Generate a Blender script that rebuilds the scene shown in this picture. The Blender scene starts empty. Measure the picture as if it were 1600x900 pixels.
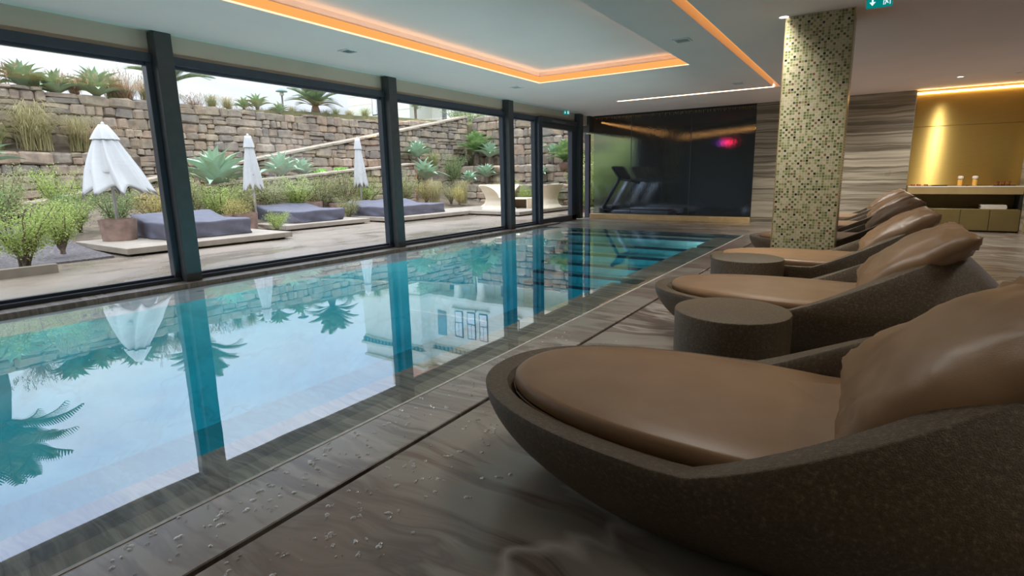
import bpy, bmesh, math, random
from mathutils import Vector, Matrix, Euler, noise as mnoise
S = bpy.context.scene
COL = S.collection
R = math.radians
RNG = random.Random(7)

# ------------------------------------------------------------------ camera
cam = bpy.data.cameras.new('camera')
cam.sensor_width = 36.0
cam.lens = 823.67 / 1600 * 36.0
cam.shift_x = (800 - 829.01) / 1600
cam.shift_y = (429.05 - 450) / 1600
cam.clip_start = 0.05
cam.clip_end = 400
camo = bpy.data.objects.new('camera', cam)
camo.matrix_world = (Matrix.Translation((0, 0, 1.1)) @ Matrix.Rotation(R(32.677), 4, 'Z')
                     @ Matrix.Rotation(R(90 - 10.563), 4, 'X') @ Matrix.Rotation(R(-0.867), 4, 'Z'))
COL.objects.link(camo)
S.camera = camo

# ------------------------------------------------------------------ exposure, world
S.view_settings.view_transform = 'Standard'
S.view_settings.look = 'None'
S.view_settings.gamma = 1.0
S.view_settings.use_curve_mapping = False
S.view_settings.exposure = 0.35
S.cycles.max_bounces = 10
S.cycles.diffuse_bounces = 5
S.cycles.glossy_bounces = 4
S.cycles.transmission_bounces = 6
S.cycles.transparent_max_bounces = 16
S.cycles.caustics_reflective = True
S.cycles.caustics_refractive = False
S.cycles.sample_clamp_indirect = 4.0
SKY_STRENGTH = 1.0


class NT:
    """short-hand for building a node tree"""
    def __init__(self, tree):
        self.t = tree
        tree.nodes.clear()

    def n(self, typ, ins=None, **kw):
        nd = self.t.nodes.new(typ)
        for k, v in kw.items():
            setattr(nd, k, v)
        for k, v in (ins or {}).items():
            self.set(nd.inputs[k], v)
        return nd

    def set(self, sock, v):
        if isinstance(v, bpy.types.NodeSocket):
            self.t.links.new(v, sock)
        elif isinstance(v, bpy.types.Node):
            self.t.links.new(v.outputs[0], sock)
        else:
            if sock.type == 'RGBA' and len(v) == 3:
                v = (*v, 1)
            sock.default_value = v

    def math(self, op, a, b=0.0, c=0.0):
        nd = self.t.nodes.new('ShaderNodeMath')
        nd.operation = op
        self.set(nd.inputs[0], a)
        self.set(nd.inputs[1], b)
        self.set(nd.inputs[2], c)
        return nd.outputs[0]

    def vmath(self, op, a, b=(0, 0, 0)):
        nd = self.t.nodes.new('ShaderNodeVectorMath')
        nd.operation = op
        self.set(nd.inputs[0], a)
        self.set(nd.inputs[1], b)
        return nd.outputs[0]

    def mix(self, f, a, b, blend='MIX'):
        nd = self.t.nodes.new('ShaderNodeMix')
        nd.data_type = 'RGBA'
        nd.blend_type = blend
        self.set(nd.inputs[0], f)
        self.set(nd.inputs[6], a)
        self.set(nd.inputs[7], b)
        return nd.outputs[2]

    def ramp(self, f, stops, interp='LINEAR'):
        nd = self.t.nodes.new('ShaderNodeValToRGB')
        cr = nd.color_ramp
        cr.interpolation = interp
        while len(cr.elements) < len(stops):
            cr.elements.new(0.5)
        for e, (p, c) in zip(cr.elements, stops):
            e.position = p
            e.color = (*c, 1) if len(c) == 3 else c
        self.set(nd.inputs[0], f)
        return nd.outputs[0]

    def noise(self, vec, scale=5, detail=3, rough=0.5, dist=0.0):
        nd = self.n('ShaderNodeTexNoise', {'Scale': scale, 'Detail': detail, 'Roughness': rough, 'Distortion': dist})
        if vec is not None:
            self.set(nd.inputs['Vector'], vec)
        return nd.outputs['Fac']

    def obj(self):
        return self.n('ShaderNodeTexCoord').outputs['Object']

    def out(self, surf, vol=None):
        o = self.n('ShaderNodeOutputMaterial')
        self.set(o.inputs['Surface'], surf)
        if vol is not None:
            self.set(o.inputs['Volume'], vol)


def build_world():
    w = bpy.data.worlds.new('sky')
    S.world = w
    w.use_nodes = True
    t = NT(w.node_tree)
    d = t.n('ShaderNodeTexCoord').outputs['Generated']
    sep = t.n('ShaderNodeSeparateXYZ', {0: d})
    z = t.math('MAXIMUM', sep.outputs['Z'], 0.0)
    # overcast: brighter and bluer towards the zenith, broken by soft cloud
    cl = t.noise(t.vmath('MULTIPLY', d, (1, 1, 2.4)), 2.6, 5, 0.55, 0.4)
    base = t.ramp(z, [(0.0, (0.82, 0.83, 0.84)), (0.22, (1.08, 1.14, 1.24)), (0.5, (2.0, 2.22, 2.80)), (1.0, (3.9, 4.1, 4.45))])
    cloud = t.ramp(cl, [(0.33, (0.80, 0.84, 0.96)), (0.5, (1, 1, 1)), (0.68, (1.18, 1.14, 1.08))])
    col = t.mix(1.0, base, cloud, 'MULTIPLY')
    ground = t.math('LESS_THAN', sep.outputs['Z'], -0.02)
    col = t.mix(ground, col, (0.25, 0.24, 0.22))
    bg = t.n('ShaderNodeBackground', {'Color': col, 'Strength': SKY_STRENGTH})
    o = t.n('ShaderNodeOutputWorld')
    t.set(o.inputs['Surface'], bg.outputs[0])
    w.cycles.sampling_method = 'MANUAL'
    w.cycles.sample_map_resolution = 512


build_world()

# ------------------------------------------------------------------ mesh helpers


class MB:
    def __init__(self):
        self.v, self.f = [], []

    def add(self, vs, fs):
        k = len(self.v)
        self.v += [tuple(p) for p in vs]
        self.f += [tuple(i + k for i in f) for f in fs]
        return self

    def box(self, x0, x1, y0, y1, z0, z1, b=0.0, M=None):
        if x0 > x1: x0, x1 = x1, x0
        if y0 > y1: y0, y1 = y1, y0
        if z0 > z1: z0, z1 = z1, z0
        if b <= 0:
            vs = [(x, y, z) for x in (x0, x1) for y in (y0, y1) for z in (z0, z1)]
            fs = [(0, 1, 3, 2), (4, 6, 7, 5), (0, 4, 5, 1), (2, 3, 7, 6), (0, 2, 6, 4), (1, 5, 7, 3)]
        else:
            c = ((x0 + x1) / 2, (y0 + y1) / 2, (z0 + z1) / 2)
            h = ((x1 - x0) / 2, (y1 - y0) / 2, (z1 - z0) / 2)
            b = min(b, min(h) * 0.95)
            idx, vs = {}, []
            for sx in (-1, 1):
                for sy in (-1, 1):
                    for sz in (-1, 1):
                        s = (sx, sy, sz)
                        for a in range(3):
                            p = [c[i] + s[i] * (h[i] - (0 if i == a else b)) for i in range(3)]
                            idx[(s, a)] = len(vs)
                            vs.append(tuple(p))
            fs = []
            for a in range(3):
                o = [i for i in range(3) if i != a]
                for sg in (-1, 1):
                    loop = []
                    for (p, q) in ((-1, -1), (1, -1), (1, 1), (-1, 1)):
                        s = [0, 0, 0]
                        s[a] = sg; s[o[0]] = p; s[o[1]] = q
                        loop.append(idx[(tuple(s), a)])
                    fs.append(tuple(loop))
            for a in range(3):
                o = [i for i in range(3) if i != a]
                for p in (-1, 1):
                    for q in (-1, 1):
                        s0, s1 = [0, 0, 0], [0, 0, 0]
                        s0[a] = -1; s1[a] = 1
                        for s in (s0, s1):
                            s[o[0]] = p; s[o[1]] = q
                        s0, s1 = tuple(s0), tuple(s1)
                        fs.append((idx[(s0, o[0])], idx[(s1, o[0])], idx[(s1, o[1])], idx[(s0, o[1])]))
            for sx in (-1, 1):
                for sy in (-1, 1):
                    for sz in (-1, 1):
                        s = (sx, sy, sz)
                        fs.append((idx[(s, 0)], idx[(s, 1)], idx[(s, 2)]))
        if M is not None:
            vs = [tuple(M @ Vector(p)) for p in vs]
        return self.add(vs, fs)

    def tube(self, pts, rad, n=8, cap=True):
        pts = [Vector(p) for p in pts]
        if not hasattr(rad, '__len__'):
            rad = [rad] * len(pts)
        rings = []
        for i, p in enumerate(pts):
            d = (pts[min(i + 1, len(pts) - 1)] - pts[max(i - 1, 0)]).normalized()
            a = d.orthogonal().normalized() if abs(d.z) < 0.95 else Vector((1, 0, 0))
            a = (a - d * a.dot(d)).normalized()
            b = d.cross(a)
            rings.append([p + (a * math.cos(2 * math.pi * k / n) + b * math.sin(2 * math.pi * k / n)) * rad[i] for k in range(n)])
        return self.rings(rings, cap, cap)

    def rings(self, rings, cap0=False, cap1=False, closed=True):
        n = len(rings[0])
        vs = [p for r in rings for p in r]
        fs = []
        for i in range(len(rings) - 1):
            for k in range(n if closed else n - 1):
                k2 = (k + 1) % n
                fs.append((i * n + k, i * n + k2, (i + 1) * n + k2, (i + 1) * n + k))
        if cap0:
            fs.append(tuple(reversed(range(n))))
        if cap1:
            fs.append(tuple((len(rings) - 1) * n + k for k in range(n)))
        return self.add(vs, fs)

    def lathe(self, prof, n=32, c=(0, 0), cap0=True, cap1=True):
        return self.rings([[(c[0] + r * math.cos(2 * math.pi * k / n), c[1] + r * math.sin(2 * math.pi * k / n), z) for k in range(n)]
                           for r, z in prof], cap0, cap1)

    def mesh(self, name, mats=None, smooth=False, fix=True, angle=None):
        m = bpy.data.meshes.new(name)
        m.from_pydata(self.v, [], self.f)
        if fix:
            bm = bmesh.new()
            bm.from_mesh(m)
            bmesh.ops.recalc_face_normals(bm, faces=bm.faces)
            bm.to_mesh(m)
            bm.free()
        if mats is not None:
            m.materials.append(mats)
        if smooth or angle:
            m.polygons.foreach_set('use_smooth', [True] * len(m.polygons))
        if angle:
            m.set_sharp_from_angle(angle=R(angle))
        m.update()
        return m


def put(name, mesh, parent=None, loc=(0, 0, 0), rot=(0, 0, 0), scale=(1, 1, 1), **props):
    o = bpy.data.objects.new(name, mesh)
    o.location = loc
    o.rotation_euler = rot
    o.scale = scale
    if parent is not None:
        o.parent = parent
    for k, v in props.items():
        o[k] = v
    COL.objects.link(o)
    return o


def thing(name, label, cat, loc=(0, 0, 0), rotz=0.0, group=None, mesh=None):
    p = {'label': label, 'category': cat}
    if group:
        p['group'] = group
    return put(name, mesh, None, loc, (0, 0, rotz), **p)


def box(name, dims, m, parent=None, b=0.0, **props):
    return put(name, MB().box(*dims, b).mesh(name, m, angle=35 if b else None), parent, **props)


def dup(root, loc, rotz=None, label=None, scale=None):
    r = root.copy()
    COL.objects.link(r)
    r.location = loc
    if rotz is not None:
        r.rotation_euler = (0, 0, rotz)
    if scale is not None:
        r.scale = (scale,) * 3
    if label:
        r['label'] = label
    for ch in list(root.children):
        c = ch.copy()
        COL.objects.link(c)
        c.parent = r
        for g in list(ch.children):
            d = g.copy()
            COL.objects.link(d)
            d.parent = c
    return r


# ------------------------------------------------------------------ materials


def newmat(name):
    m = bpy.data.materials.new(name)
    m.use_nodes = True
    return m, NT(m.node_tree)


def plain(name, col, rough=0.5, metal=0.0, var=0.12, scale=6.0, bump=0.0, bscale=60.0, spec=0.5, rand=0.0, det=3, coat=0.0):
    m, t = newmat(name)
    co = t.obj()
    f = t.noise(co, scale, det)
    dark = tuple(c * (1 - var) for c in col)
    lite = tuple(min(c * (1 + var), 1.0) for c in col)
    c = t.ramp(f, [(0.3, dark), (0.7, lite)])
    if rand:
        rnd = t.n('ShaderNodeObjectInfo').outputs['Random']
        k = t.math('MULTIPLY_ADD', rnd, 2 * rand, 1 - rand)
        c = t.mix(1.0, c, t.n('ShaderNodeCombineXYZ', {0: k, 1: k, 2: k}).outputs[0], 'MULTIPLY')
    b = t.n('ShaderNodeBsdfPrincipled', {'Base Color': c, 'Roughness': rough, 'Metallic': metal, 'Specular IOR Level': spec, 'Coat Weight': coat})
    if bump:
        bn = t.n('ShaderNodeBump', {'Height': t.noise(co, bscale, 4, 0.6), 'Strength': bump, 'Distance': 0.01})
        t.set(b.inputs['Normal'], bn)
    t.out(b)
    return m


def glow(name, col, strength):
    m, t = newmat(name)
    t.out(t.n('ShaderNodeEmission', {'Color': col, 'Strength': strength}))
    return m


def banded_stone(name, stretch, scale, stops, rough, warp=0.5, rvar=0.1, vein=(0.42, 0.38, 0.33), bump=0.0, vein_amt=0.6, vscale=0.5, spec=0.55, coat=0.0, det=5, fine_k=(0.5, 1.6, 1.0), fine_amt=0.16, wscale=0.9, wdet=4.0):
    """layered onyx / travertine: bands run along the axis with the small stretch factor"""
    m, t = newmat(name)
    co = t.obj()
    w = t.n('ShaderNodeTexNoise', {'Vector': co, 'Scale': wscale, 'Detail': wdet, 'Roughness': 0.5}).outputs['Color']
    w = t.vmath('MULTIPLY', t.vmath('SUBTRACT', w, (0.5, 0.5, 0.5)), (warp, warp, warp))
    p = t.vmath('MULTIPLY', t.vmath('ADD', co, w), stretch)
    f = t.noise(p, scale, det, 0.55, 0.25)
    fine = t.noise(t.vmath('MULTIPLY', p, fine_k), scale * 3.0, 4, 0.6, 0.3)
    f = t.math('MULTIPLY_ADD', t.math('SUBTRACT', fine, 0.5), fine_amt, f)
    c = t.ramp(f, stops)
    f2 = t.noise(t.vmath('ADD', p, (3.1, 7.7, 1.3)), scale * vscale, 5, 0.6, 0.4)
    v = t.ramp(f2, [(0.485, (0, 0, 0)), (0.5, (1, 1, 1)), (0.515, (0, 0, 0))])
    big = t.noise(co, 0.8, 2)
    amt = t.math('MULTIPLY', t.math('MULTIPLY', v, vein_amt), t.math('MULTIPLY', big, 1.3))
    c = t.mix(amt, c, vein)
    r = t.math('MULTIPLY_ADD', t.noise(co, 2.2, 4), rvar * 2, rough - rvar)
    b = t.n('ShaderNodeBsdfPrincipled', {'Base Color': c, 'Roughness': r, 'Specular IOR Level': spec, 'Coat Weight': coat, 'Coat Roughness': 0.30, 'Coat IOR': 1.75})
    if bump:
        bn = t.n('ShaderNodeBump', {'Height': f, 'Strength': bump, 'Distance': 0.01})
        t.set(b.inputs['Normal'], bn)
    t.out(b)
    return m


M = {}
FLOOR_STOPS = [(0.30, (0.037, 0.023, 0.017)), (0.36, (0.128, 0.073, 0.051)), (0.40, (0.207, 0.165, 0.134)), (0.43, (0.122, 0.081, 0.060)), (0.46, (0.244, 0.220, 0.183)), (0.51, (0.275, 0.250, 0.213)),
               (0.535, (0.146, 0.095, 0.070)), (0.56, (0.067, 0.041, 0.032)), (0.585, (0.244, 0.183, 0.152)), (0.62, (0.329, 0.293, 0.250)), (0.655, (0.122, 0.083, 0.063)), (0.73, (0.293, 0.256, 0.220))]
M['floor'] = banded_stone('onyx_floor_stone', (0.30, 1.0, 1), 1.0, FLOOR_STOPS, 0.23, 0.95, 0.08, vein=(0.60, 0.55, 0.49), vein_amt=1.0, coat=0.6, fine_k=(0.35, 3.2, 1), fine_amt=0.26,
                          wscale=0.7, wdet=2.5, vscale=0.8)
M['coping'] = banded_stone('onyx_coping_stone', (0.34, 1.9, 1), 1.3, FLOOR_STOPS, 0.34, 0.35, 0.06, vein=(0.55, 0.50, 0.44), spec=1.0, coat=1.0)
M['curb'] = banded_stone('onyx_curb_stone', (0.6, 4.5, 1), 1.6, [(0.3, (0.09, 0.07, 0.055)), (0.45, (0.24, 0.20, 0.16)), (0.6, (0.15, 0.12, 0.09)), (0.72, (0.32, 0.28, 0.24))], 0.3, 0.3)
M['basin'] = banded_stone('pool_basin_stone', (0.45, 2.4, 0.8), 1.3, [(0.3, (0.42, 0.40, 0.36)), (0.45, (0.66, 0.64, 0.60)), (0.55, (0.52, 0.50, 0.46)), (0.7, (0.74, 0.72, 0.68))], 0.5, 0.5)
M['ledge'] = banded_stone('pool_ledge_stone', (0.45, 2.6, 1), 1.3, [(0.30, (0.07, 0.042, 0.03)), (0.40, (0.36, 0.26, 0.19)), (0.46, (0.16, 0.105, 0.075)), (0.52, (0.50, 0.39, 0.30)), (0.58, (0.22, 0.15, 0.11)), (0.66, (0.56, 0.45, 0.36)), (0.75, (0.25, 0.18, 0.135))], 0.4, 0.4, fine_k=(0.4, 2.4, 1), fine_amt=0.3)
M['far_ledge'] = banded_stone('pool_weir_stone', (2.0, 0.6, 1), 1.3, [(0.3, (0.44, 0.43, 0.41)), (0.5, (0.72, 0.71, 0.68)), (0.7, (0.58, 0.57, 0.55))], 0.3, 0.5)
M['wall_stone'] = banded_stone('onyx_wall_stone', (0.07, 0.07, 2.4), 1.5, [(0.30, (0.066, 0.053, 0.036)), (0.40, (0.20, 0.168, 0.118)), (0.47, (0.42, 0.37, 0.285)), (0.53, (0.13, 0.105, 0.074)),
                               (0.60, (0.52, 0.46, 0.36)), (0.70, (0.24, 0.20, 0.145)), (0.8, (0.11, 0.088, 0.058))], 0.3, 0.14, 0.06, vein=(0.5, 0.44, 0.35), fine_k=(0.6, 0.6, 1.8), fine_amt=0.22)
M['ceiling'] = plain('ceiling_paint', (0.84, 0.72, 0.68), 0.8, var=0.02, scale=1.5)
M['lintel'] = plain('lintel_panel', (0.56, 0.42, 0.33), 0.6, var=0.05, scale=2)
M['lip'] = plain('pale_lip_stone', (0.62, 0.60, 0.57), 0.25, var=0.15, scale=30)  # pale colour stands in for the white highlight along the lip
M['steel'] = plain('dark_steel', (0.050, 0.049, 0.050), 0.42, 0.0, var=0.15, scale=9)
M['frame'] = plain('window_frame_metal', (0.040, 0.046, 0.062), 0.32, 0.0, var=0.1, scale=9)
M['black'] = plain('black_gasket', (0.010, 0.010, 0.011), 0.5)
def brushed_gold():
    m, t = newmat('brushed_brass_panel')
    co = t.obj()
    n = t.noise(t.vmath('MULTIPLY', co, (3, 3, 160)), 3, 3)
    c = t.ramp(n, [(0.3, (0.50, 0.34, 0.095)), (0.7, (0.58, 0.40, 0.12))])
    b = t.n('ShaderNodeBsdfPrincipled', {'Base Color': c, 'Roughness': 0.34, 'Metallic': 0.8, 'Anisotropic': 0.98, 'Anisotropic Rotation': 0.25})
    t.set(b.inputs['Tangent'], t.n('ShaderNodeTangent', direction_type='RADIAL', axis='Z'))
    t.out(b)
    return m


M['gold'] = brushed_gold()
M['gold_shelf'] = plain('champagne_counter', (0.42, 0.30, 0.135), 0.4, 0.2, var=0.05)
M['cabinet'] = plain('olive_gold_lacquer', (0.19, 0.14, 0.05), 0.4, 0.2, var=0.05)
M['trough'] = plain('golden_water_trough', (0.66, 0.46, 0.22), 0.4, 0.1, var=0.1)
M['white'] = plain('white_enamel', (0.8, 0.8, 0.78), 0.4, var=0.03)
M['dark_gap'] = plain('drain_gap', (0.008, 0.007, 0.006), 0.8)
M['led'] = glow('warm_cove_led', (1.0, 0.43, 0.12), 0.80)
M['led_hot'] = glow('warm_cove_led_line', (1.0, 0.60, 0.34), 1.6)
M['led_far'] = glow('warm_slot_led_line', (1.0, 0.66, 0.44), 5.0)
M['led_gold'] = glow('warm_niche_led', (1.0, 0.62, 0.26), 12.0)
M['lens'] = glow('downlight_lens', (1.0, 0.9, 0.78), 6.0)
M['towel'] = plain('white_towelling', (0.72, 0.66, 0.58), 0.95, var=0.06, scale=60, bump=0.4, bscale=300)
M['amber'] = plain('amber_glass', (0.75, 0.42, 0.10), 0.12, 0.0, var=0.1)
M['copper'] = plain('copper_cup', (0.62, 0.26, 0.12), 0.22, 0.9, var=0.08)
M['tray'] = plain('dark_tray', (0.02, 0.018, 0.016), 0.35)
M['plastic'] = plain('grey_plastic', (0.55, 0.54, 0.52), 0.5)
M['plastic_dark'] = plain('charcoal_plastic', (0.10, 0.10, 0.105), 0.5)


def shell_material():
    m, t = newmat('bronze_sand_shell')
    co = t.obj()
    g = t.noise(co, 240, 3, 0.7)
    c = t.ramp(t.noise(co, 90, 4, 0.7), [(0.3, (0.050, 0.033, 0.016)), (0.55, (0.096, 0.065, 0.034)), (0.75, (0.23, 0.16, 0.088))])
    b = t.n('ShaderNodeBsdfPrincipled', {'Base Color': c, 'Roughness': 0.42, 'Specular IOR Level': 0.5})
    t.set(b.inputs['Normal'], t.n('ShaderNodeBump', {'Height': g, 'Strength': 0.5, 'Distance': 0.006}))
    t.out(b)
    return m


def leather_material():
    m, t = newmat('taupe_leather')
    co = t.obj()
    c = t.ramp(t.noise(co, 5, 4), [(0.3, (0.225, 0.128, 0.062)), (0.7, (0.285, 0.168, 0.088))])
    v = t.n('ShaderNodeTexVoronoi', {'Vector': co, 'Scale': 260.0})
    b = t.n('ShaderNodeBsdfPrincipled', {'Base Color': c, 'Roughness': 0.40, 'Specular IOR Level': 0.45})
    t.set(b.inputs['Normal'], t.n('ShaderNodeBump', {'Height': v.outputs['Distance'], 'Strength': 0.06, 'Distance': 0.004}))
    t.out(b)
    return m


def mosaic_material():
    """pale glass mosaic, 2.2 cm tesserae in mixed beige, green and dark brown"""
    m, t = newmat('mosaic_tesserae')
    sep = t.n('ShaderNodeSeparateXYZ', {0: t.obj()})
    u = t.math('ADD', sep.outputs['X'], sep.outputs['Y'])
    k = 1 / 0.0255
    uu = t.math('MULTIPLY', u, k)
    vv = t.math('MULTIPLY', sep.outputs['Z'], k)
    iu, iv = t.math('FLOOR', uu), t.math('FLOOR', vv)
    cell = t.n('ShaderNodeCombineXYZ', {0: iu, 1: iv, 2: 0.37}).outputs[0]
    wn = t.n('ShaderNodeTexWhiteNoise', {'Vector': cell}).outputs['Value']
    par = t.math('MODULO', t.math('ABSOLUTE', t.math('ADD', iu, iv)), 2.0)
    x = t.math('ADD', t.math('MULTIPLY', wn, 0.72), t.math('MULTIPLY', t.math('GREATER_THAN', par, 0.5), 0.28))
    c = t.ramp(x, [(0.0, (0.50, 0.44, 0.29)), (0.28, (0.44, 0.38, 0.23)), (0.40, (0.42, 0.38, 0.24)), (0.47, (0.24, 0.25, 0.10)), (0.66, (0.13, 0.16, 0.055)),
                   (0.80, (0.17, 0.10, 0.045)), (0.90, (0.07, 0.085, 0.035)), (0.965, (0.018, 0.014, 0.010))], 'CONSTANT')
    fu = t.math('ABSOLUTE', t.math('SUBTRACT', t.math('FRACT', uu), 0.5))
    fv = t.math('ABSOLUTE', t.math('SUBTRACT', t.math('FRACT', vv), 0.5))
    gr = t.math('GREATER_THAN', t.math('MAXIMUM', fu, fv), 0.43)
    c = t.mix(gr, c, (0.50, 0.45, 0.34))
    rough = t.math('MULTIPLY_ADD', gr, 0.5, 0.22)
    b = t.n('ShaderNodeBsdfPrincipled', {'Base Color': c, 'Roughness': rough})
    t.set(b.inputs['Normal'], t.n('ShaderNodeBump', {'Height': t.math('SUBTRACT', 1.0, gr), 'Strength': 0.5, 'Distance': 0.002}))
    t.out(b)
    return m


def water_material():
    m, t = newmat('pool_water_surface')
    co = t.obj()
    h = t.noise(t.vmath('MULTIPLY', co, (1.0, 0.6, 1)), 1.6, 2, 0.4)
    bn = t.n('ShaderNodeBump', {'Height': h, 'Strength': 0.022, 'Distance': 0.05})
    lw = t.n('ShaderNodeLayerWeight', {'Blend': 0.5, 'Normal': bn})
    f = t.math('MULTIPLY_ADD', t.math('POWER', lw.outputs['Facing'], 4.0), 0.80, 0.13)
    tr = t.n('ShaderNodeBsdfTransparent', {'Color': (0.97, 0.99, 1.0)})
    gl = t.n('ShaderNodeBsdfGlossy', {'Color': (0.96, 0.98, 1.0), 'Roughness': 0.0, 'Normal': bn})
    mx = t.n('ShaderNodeMixShader', {0: f, 1: tr.outputs[0], 2: gl.outputs[0]})
    vol = t.n('ShaderNodeVolumeAbsorption', {'Color': (0.22, 0.80, 0.87), 'Density': 1.0})
    t.out(mx, vol)
    return m


def clear_glass(name, tint=(0.93, 0.95, 0.95), refl=1.0):
    m, t = newmat(name)
    lw = t.n('ShaderNodeLayerWeight', {'Blend': 0.5})
    f = t.math('MULTIPLY', t.math('MULTIPLY_ADD', t.math('POWER', lw.outputs['Facing'], 5.0), 0.90, 0.035), refl)
    tr = t.n('ShaderNodeBsdfTransparent', {'Color': tint})
    gl = t.n('ShaderNodeBsdfGlossy', {'Color': (1, 1, 1), 'Roughness': 0.0})
    t.out(t.n('ShaderNodeMixShader', {0: f, 1: tr.outputs[0], 2: gl.outputs[0]}))
    return m


def water_wall_glass():
    """dark glass with a film of running water: blurred view through it, streaked glossy face"""
    m, t = newmat('wet_smoked_glass')
    co = t.obj()
    n1 = t.noise(t.vmath('MULTIPLY', co, (1, 1, 0.30)), 26, 5, 0.65, 0.5)
    n2 = t.noise(co, 40, 3, 0.6)
    n3 = t.noise(t.vmath('MULTIPLY', co, (1, 1, 0.5)), 9, 4, 0.6, 0.8)
    h = t.math('ADD', t.math('MULTIPLY', n3, 1.6), t.math('ADD', n1, t.math('MULTIPLY', n2, 0.4)))
    bn = t.n('ShaderNodeBump', {'Height': h, 'Strength': 0.5, 'Distance': 0.02})
    rf = t.n('ShaderNodeBsdfRefraction', {'Color': (0.80, 0.85, 0.90), 'Roughness': 0.05, 'IOR': 1.10, 'Normal': bn})
    gl = t.n('ShaderNodeBsdfGlossy', {'Color': (0.75, 0.78, 0.80), 'Roughness': 0.16, 'Normal': bn})
    lw = t.n('ShaderNodeLayerWeight', {'Blend': 0.5, 'Normal': bn})
    fr = t.math('MULTIPLY_ADD', t.math('POWER', lw.outputs['Facing'], 5.0), 0.8, 0.03)
    t.out(t.n('ShaderNodeMixShader', {0: fr, 1: rf.outputs[0], 2: gl.outputs[0]}))
    return m


def stone_material():
    m, t = newmat('rubble_stone')
    co = t.obj()
    rnd = t.n('ShaderNodeObjectInfo').outputs['Random']
    geo = t.n('ShaderNodeNewGeometry')
    isl = geo.outputs['Random Per Island']
    r = t.math('FRACT', t.math('ADD', rnd, isl))
    c = t.ramp(r, [(0.0, (0.34, 0.265, 0.185)), (0.2, (0.43, 0.345, 0.245)), (0.38, (0.30, 0.255, 0.20)), (0.52, (0.46, 0.335, 0.22)),
                   (0.66, (0.26, 0.225, 0.185)), (0.8, (0.52, 0.42, 0.305)), (1.0, (0.38, 0.265, 0.185))])
    pos = geo.outputs['Position']
    g = t.noise(pos, 5.5, 5, 0.65)
    c = t.mix(1.0, c, t.ramp(g, [(0.3, (0.62, 0.62, 0.64)), (0.55, (1, 1, 1)), (0.75, (1.22, 1.2, 1.15))]), 'MULTIPLY')
    lich = t.ramp(t.noise(pos, 1.7, 4, 0.6), [(0.50, (0, 0, 0)), (0.66, (1, 1, 1))])
    c = t.mix(t.math('MULTIPLY', lich, 0.45), c, (0.19, 0.175, 0.165))
    b = t.n('ShaderNodeBsdfPrincipled', {'Base Color': c, 'Roughness': 0.9, 'Specular IOR Level': 0.2})
    t.set(b.inputs['Normal'], t.n('ShaderNodeBump', {'Height': t.noise(pos, 22, 5, 0.65), 'Strength': 0.5, 'Distance': 0.02}))
    t.out(b)
    return m


def leaf_material(name, c0, c1, rough=0.5, trans=0.25, rand=0.2, scale=3.0):
    m, t = newmat(name)
    geo = t.n('ShaderNodeNewGeometry')
    f = t.noise(geo.outputs['Position'], scale, 3)
    isl = geo.outputs['Random Per Island']
    x = t.math('MULTIPLY_ADD', isl, 0.6, t.math('MULTIPLY', f, 0.4))
    c = t.ramp(x, [(0.25, c0), (0.75, c1)])
    b = t.n('ShaderNodeBsdfPrincipled', {'Base Color': c, 'Roughness': rough, 'Specular IOR Level': 0.3})
    tl = t.n('ShaderNodeBsdfTranslucent', {'Color': c})
    t.out(t.n('ShaderNodeMixShader', {0: trans, 1: b.outputs[0], 2: tl.outputs[0]}))
    return m


M['shell'] = shell_material()
M['leather'] = leather_material()
M['mosaic'] = mosaic_material()
M['water'] = water_material()
M['glass'] = clear_glass('window_glass')
M['wet_glass'] = water_wall_glass()
M['stone'] = stone_material()
M['mortar'] = plain('wall_core', (0.10, 0.085, 0.07), 0.95, var=0.2, scale=8)
M['cap_stone'] = plain('capping_stone', (0.36, 0.295, 0.215), 0.9, var=0.25, scale=5, bump=0.4, bscale=30)
M['agave'] = leaf_material('agave_leaf', (0.30, 0.46, 0.32), (0.52, 0.66, 0.48), 0.5, 0.15)
M['agave_top'] = leaf_material('agave_leaf_yellowish', (0.26, 0.40, 0.22), (0.44, 0.56, 0.34), 0.5, 0.15)
M['cycad'] = leaf_material('cycad_frond', (0.13, 0.20, 0.09), (0.30, 0.37, 0.18), 0.45, 0.2)
M['cycad_green'] = leaf_material('cycad_frond_fresh', (0.16, 0.27, 0.09), (0.32, 0.44, 0.17), 0.45, 0.25)
M['shrub_lime'] = leaf_material('shrub_leaf_lime', (0.28, 0.38, 0.09), (0.54, 0.62, 0.20), 0.6, 0.35)
M['shrub_olive'] = leaf_material('shrub_leaf_olive', (0.30, 0.32, 0.13), (0.50, 0.50, 0.24), 0.6, 0.35)
M['shrub_yellow'] = leaf_material('shrub_leaf_yellow', (0.40, 0.36, 0.12), (0.64, 0.54, 0.22), 0.6, 0.35)
M['shrub_green'] = leaf_material('shrub_leaf_green', (0.17, 0.26, 0.09), (0.36, 0.44, 0.19), 0.6, 0.35)
M['grass_straw'] = leaf_material('grass_blade_straw', (0.32, 0.30, 0.14), (0.58, 0.50, 0.27), 0.6, 0.35)
M['grass_red'] = leaf_material('grass_blade_reddish', (0.34, 0.22, 0.14), (0.56, 0.40, 0.24), 0.6, 0.35)
M['succulent'] = leaf_material('succulent_leaf', (0.20, 0.42, 0.07), (0.40, 0.64, 0.15), 0.5, 0.2)
M['bark'] = plain('bark', (0.17, 0.125, 0.09), 0.9, var=0.3, scale=20)
M['mulch'] = plain('dark_mulch', (0.135, 0.115, 0.115), 0.95, var=0.5, scale=28, bump=0.9, bscale=40)
M['red_mulch'] = plain('red_mulch', (0.26, 0.11, 0.075), 0.95, var=0.4, scale=22, bump=0.7, bscale=40)
M['soil'] = plain('garden_soil', (0.17, 0.13, 0.09), 0.95, var=0.4, scale=5, bump=0.6, bscale=25)
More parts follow.
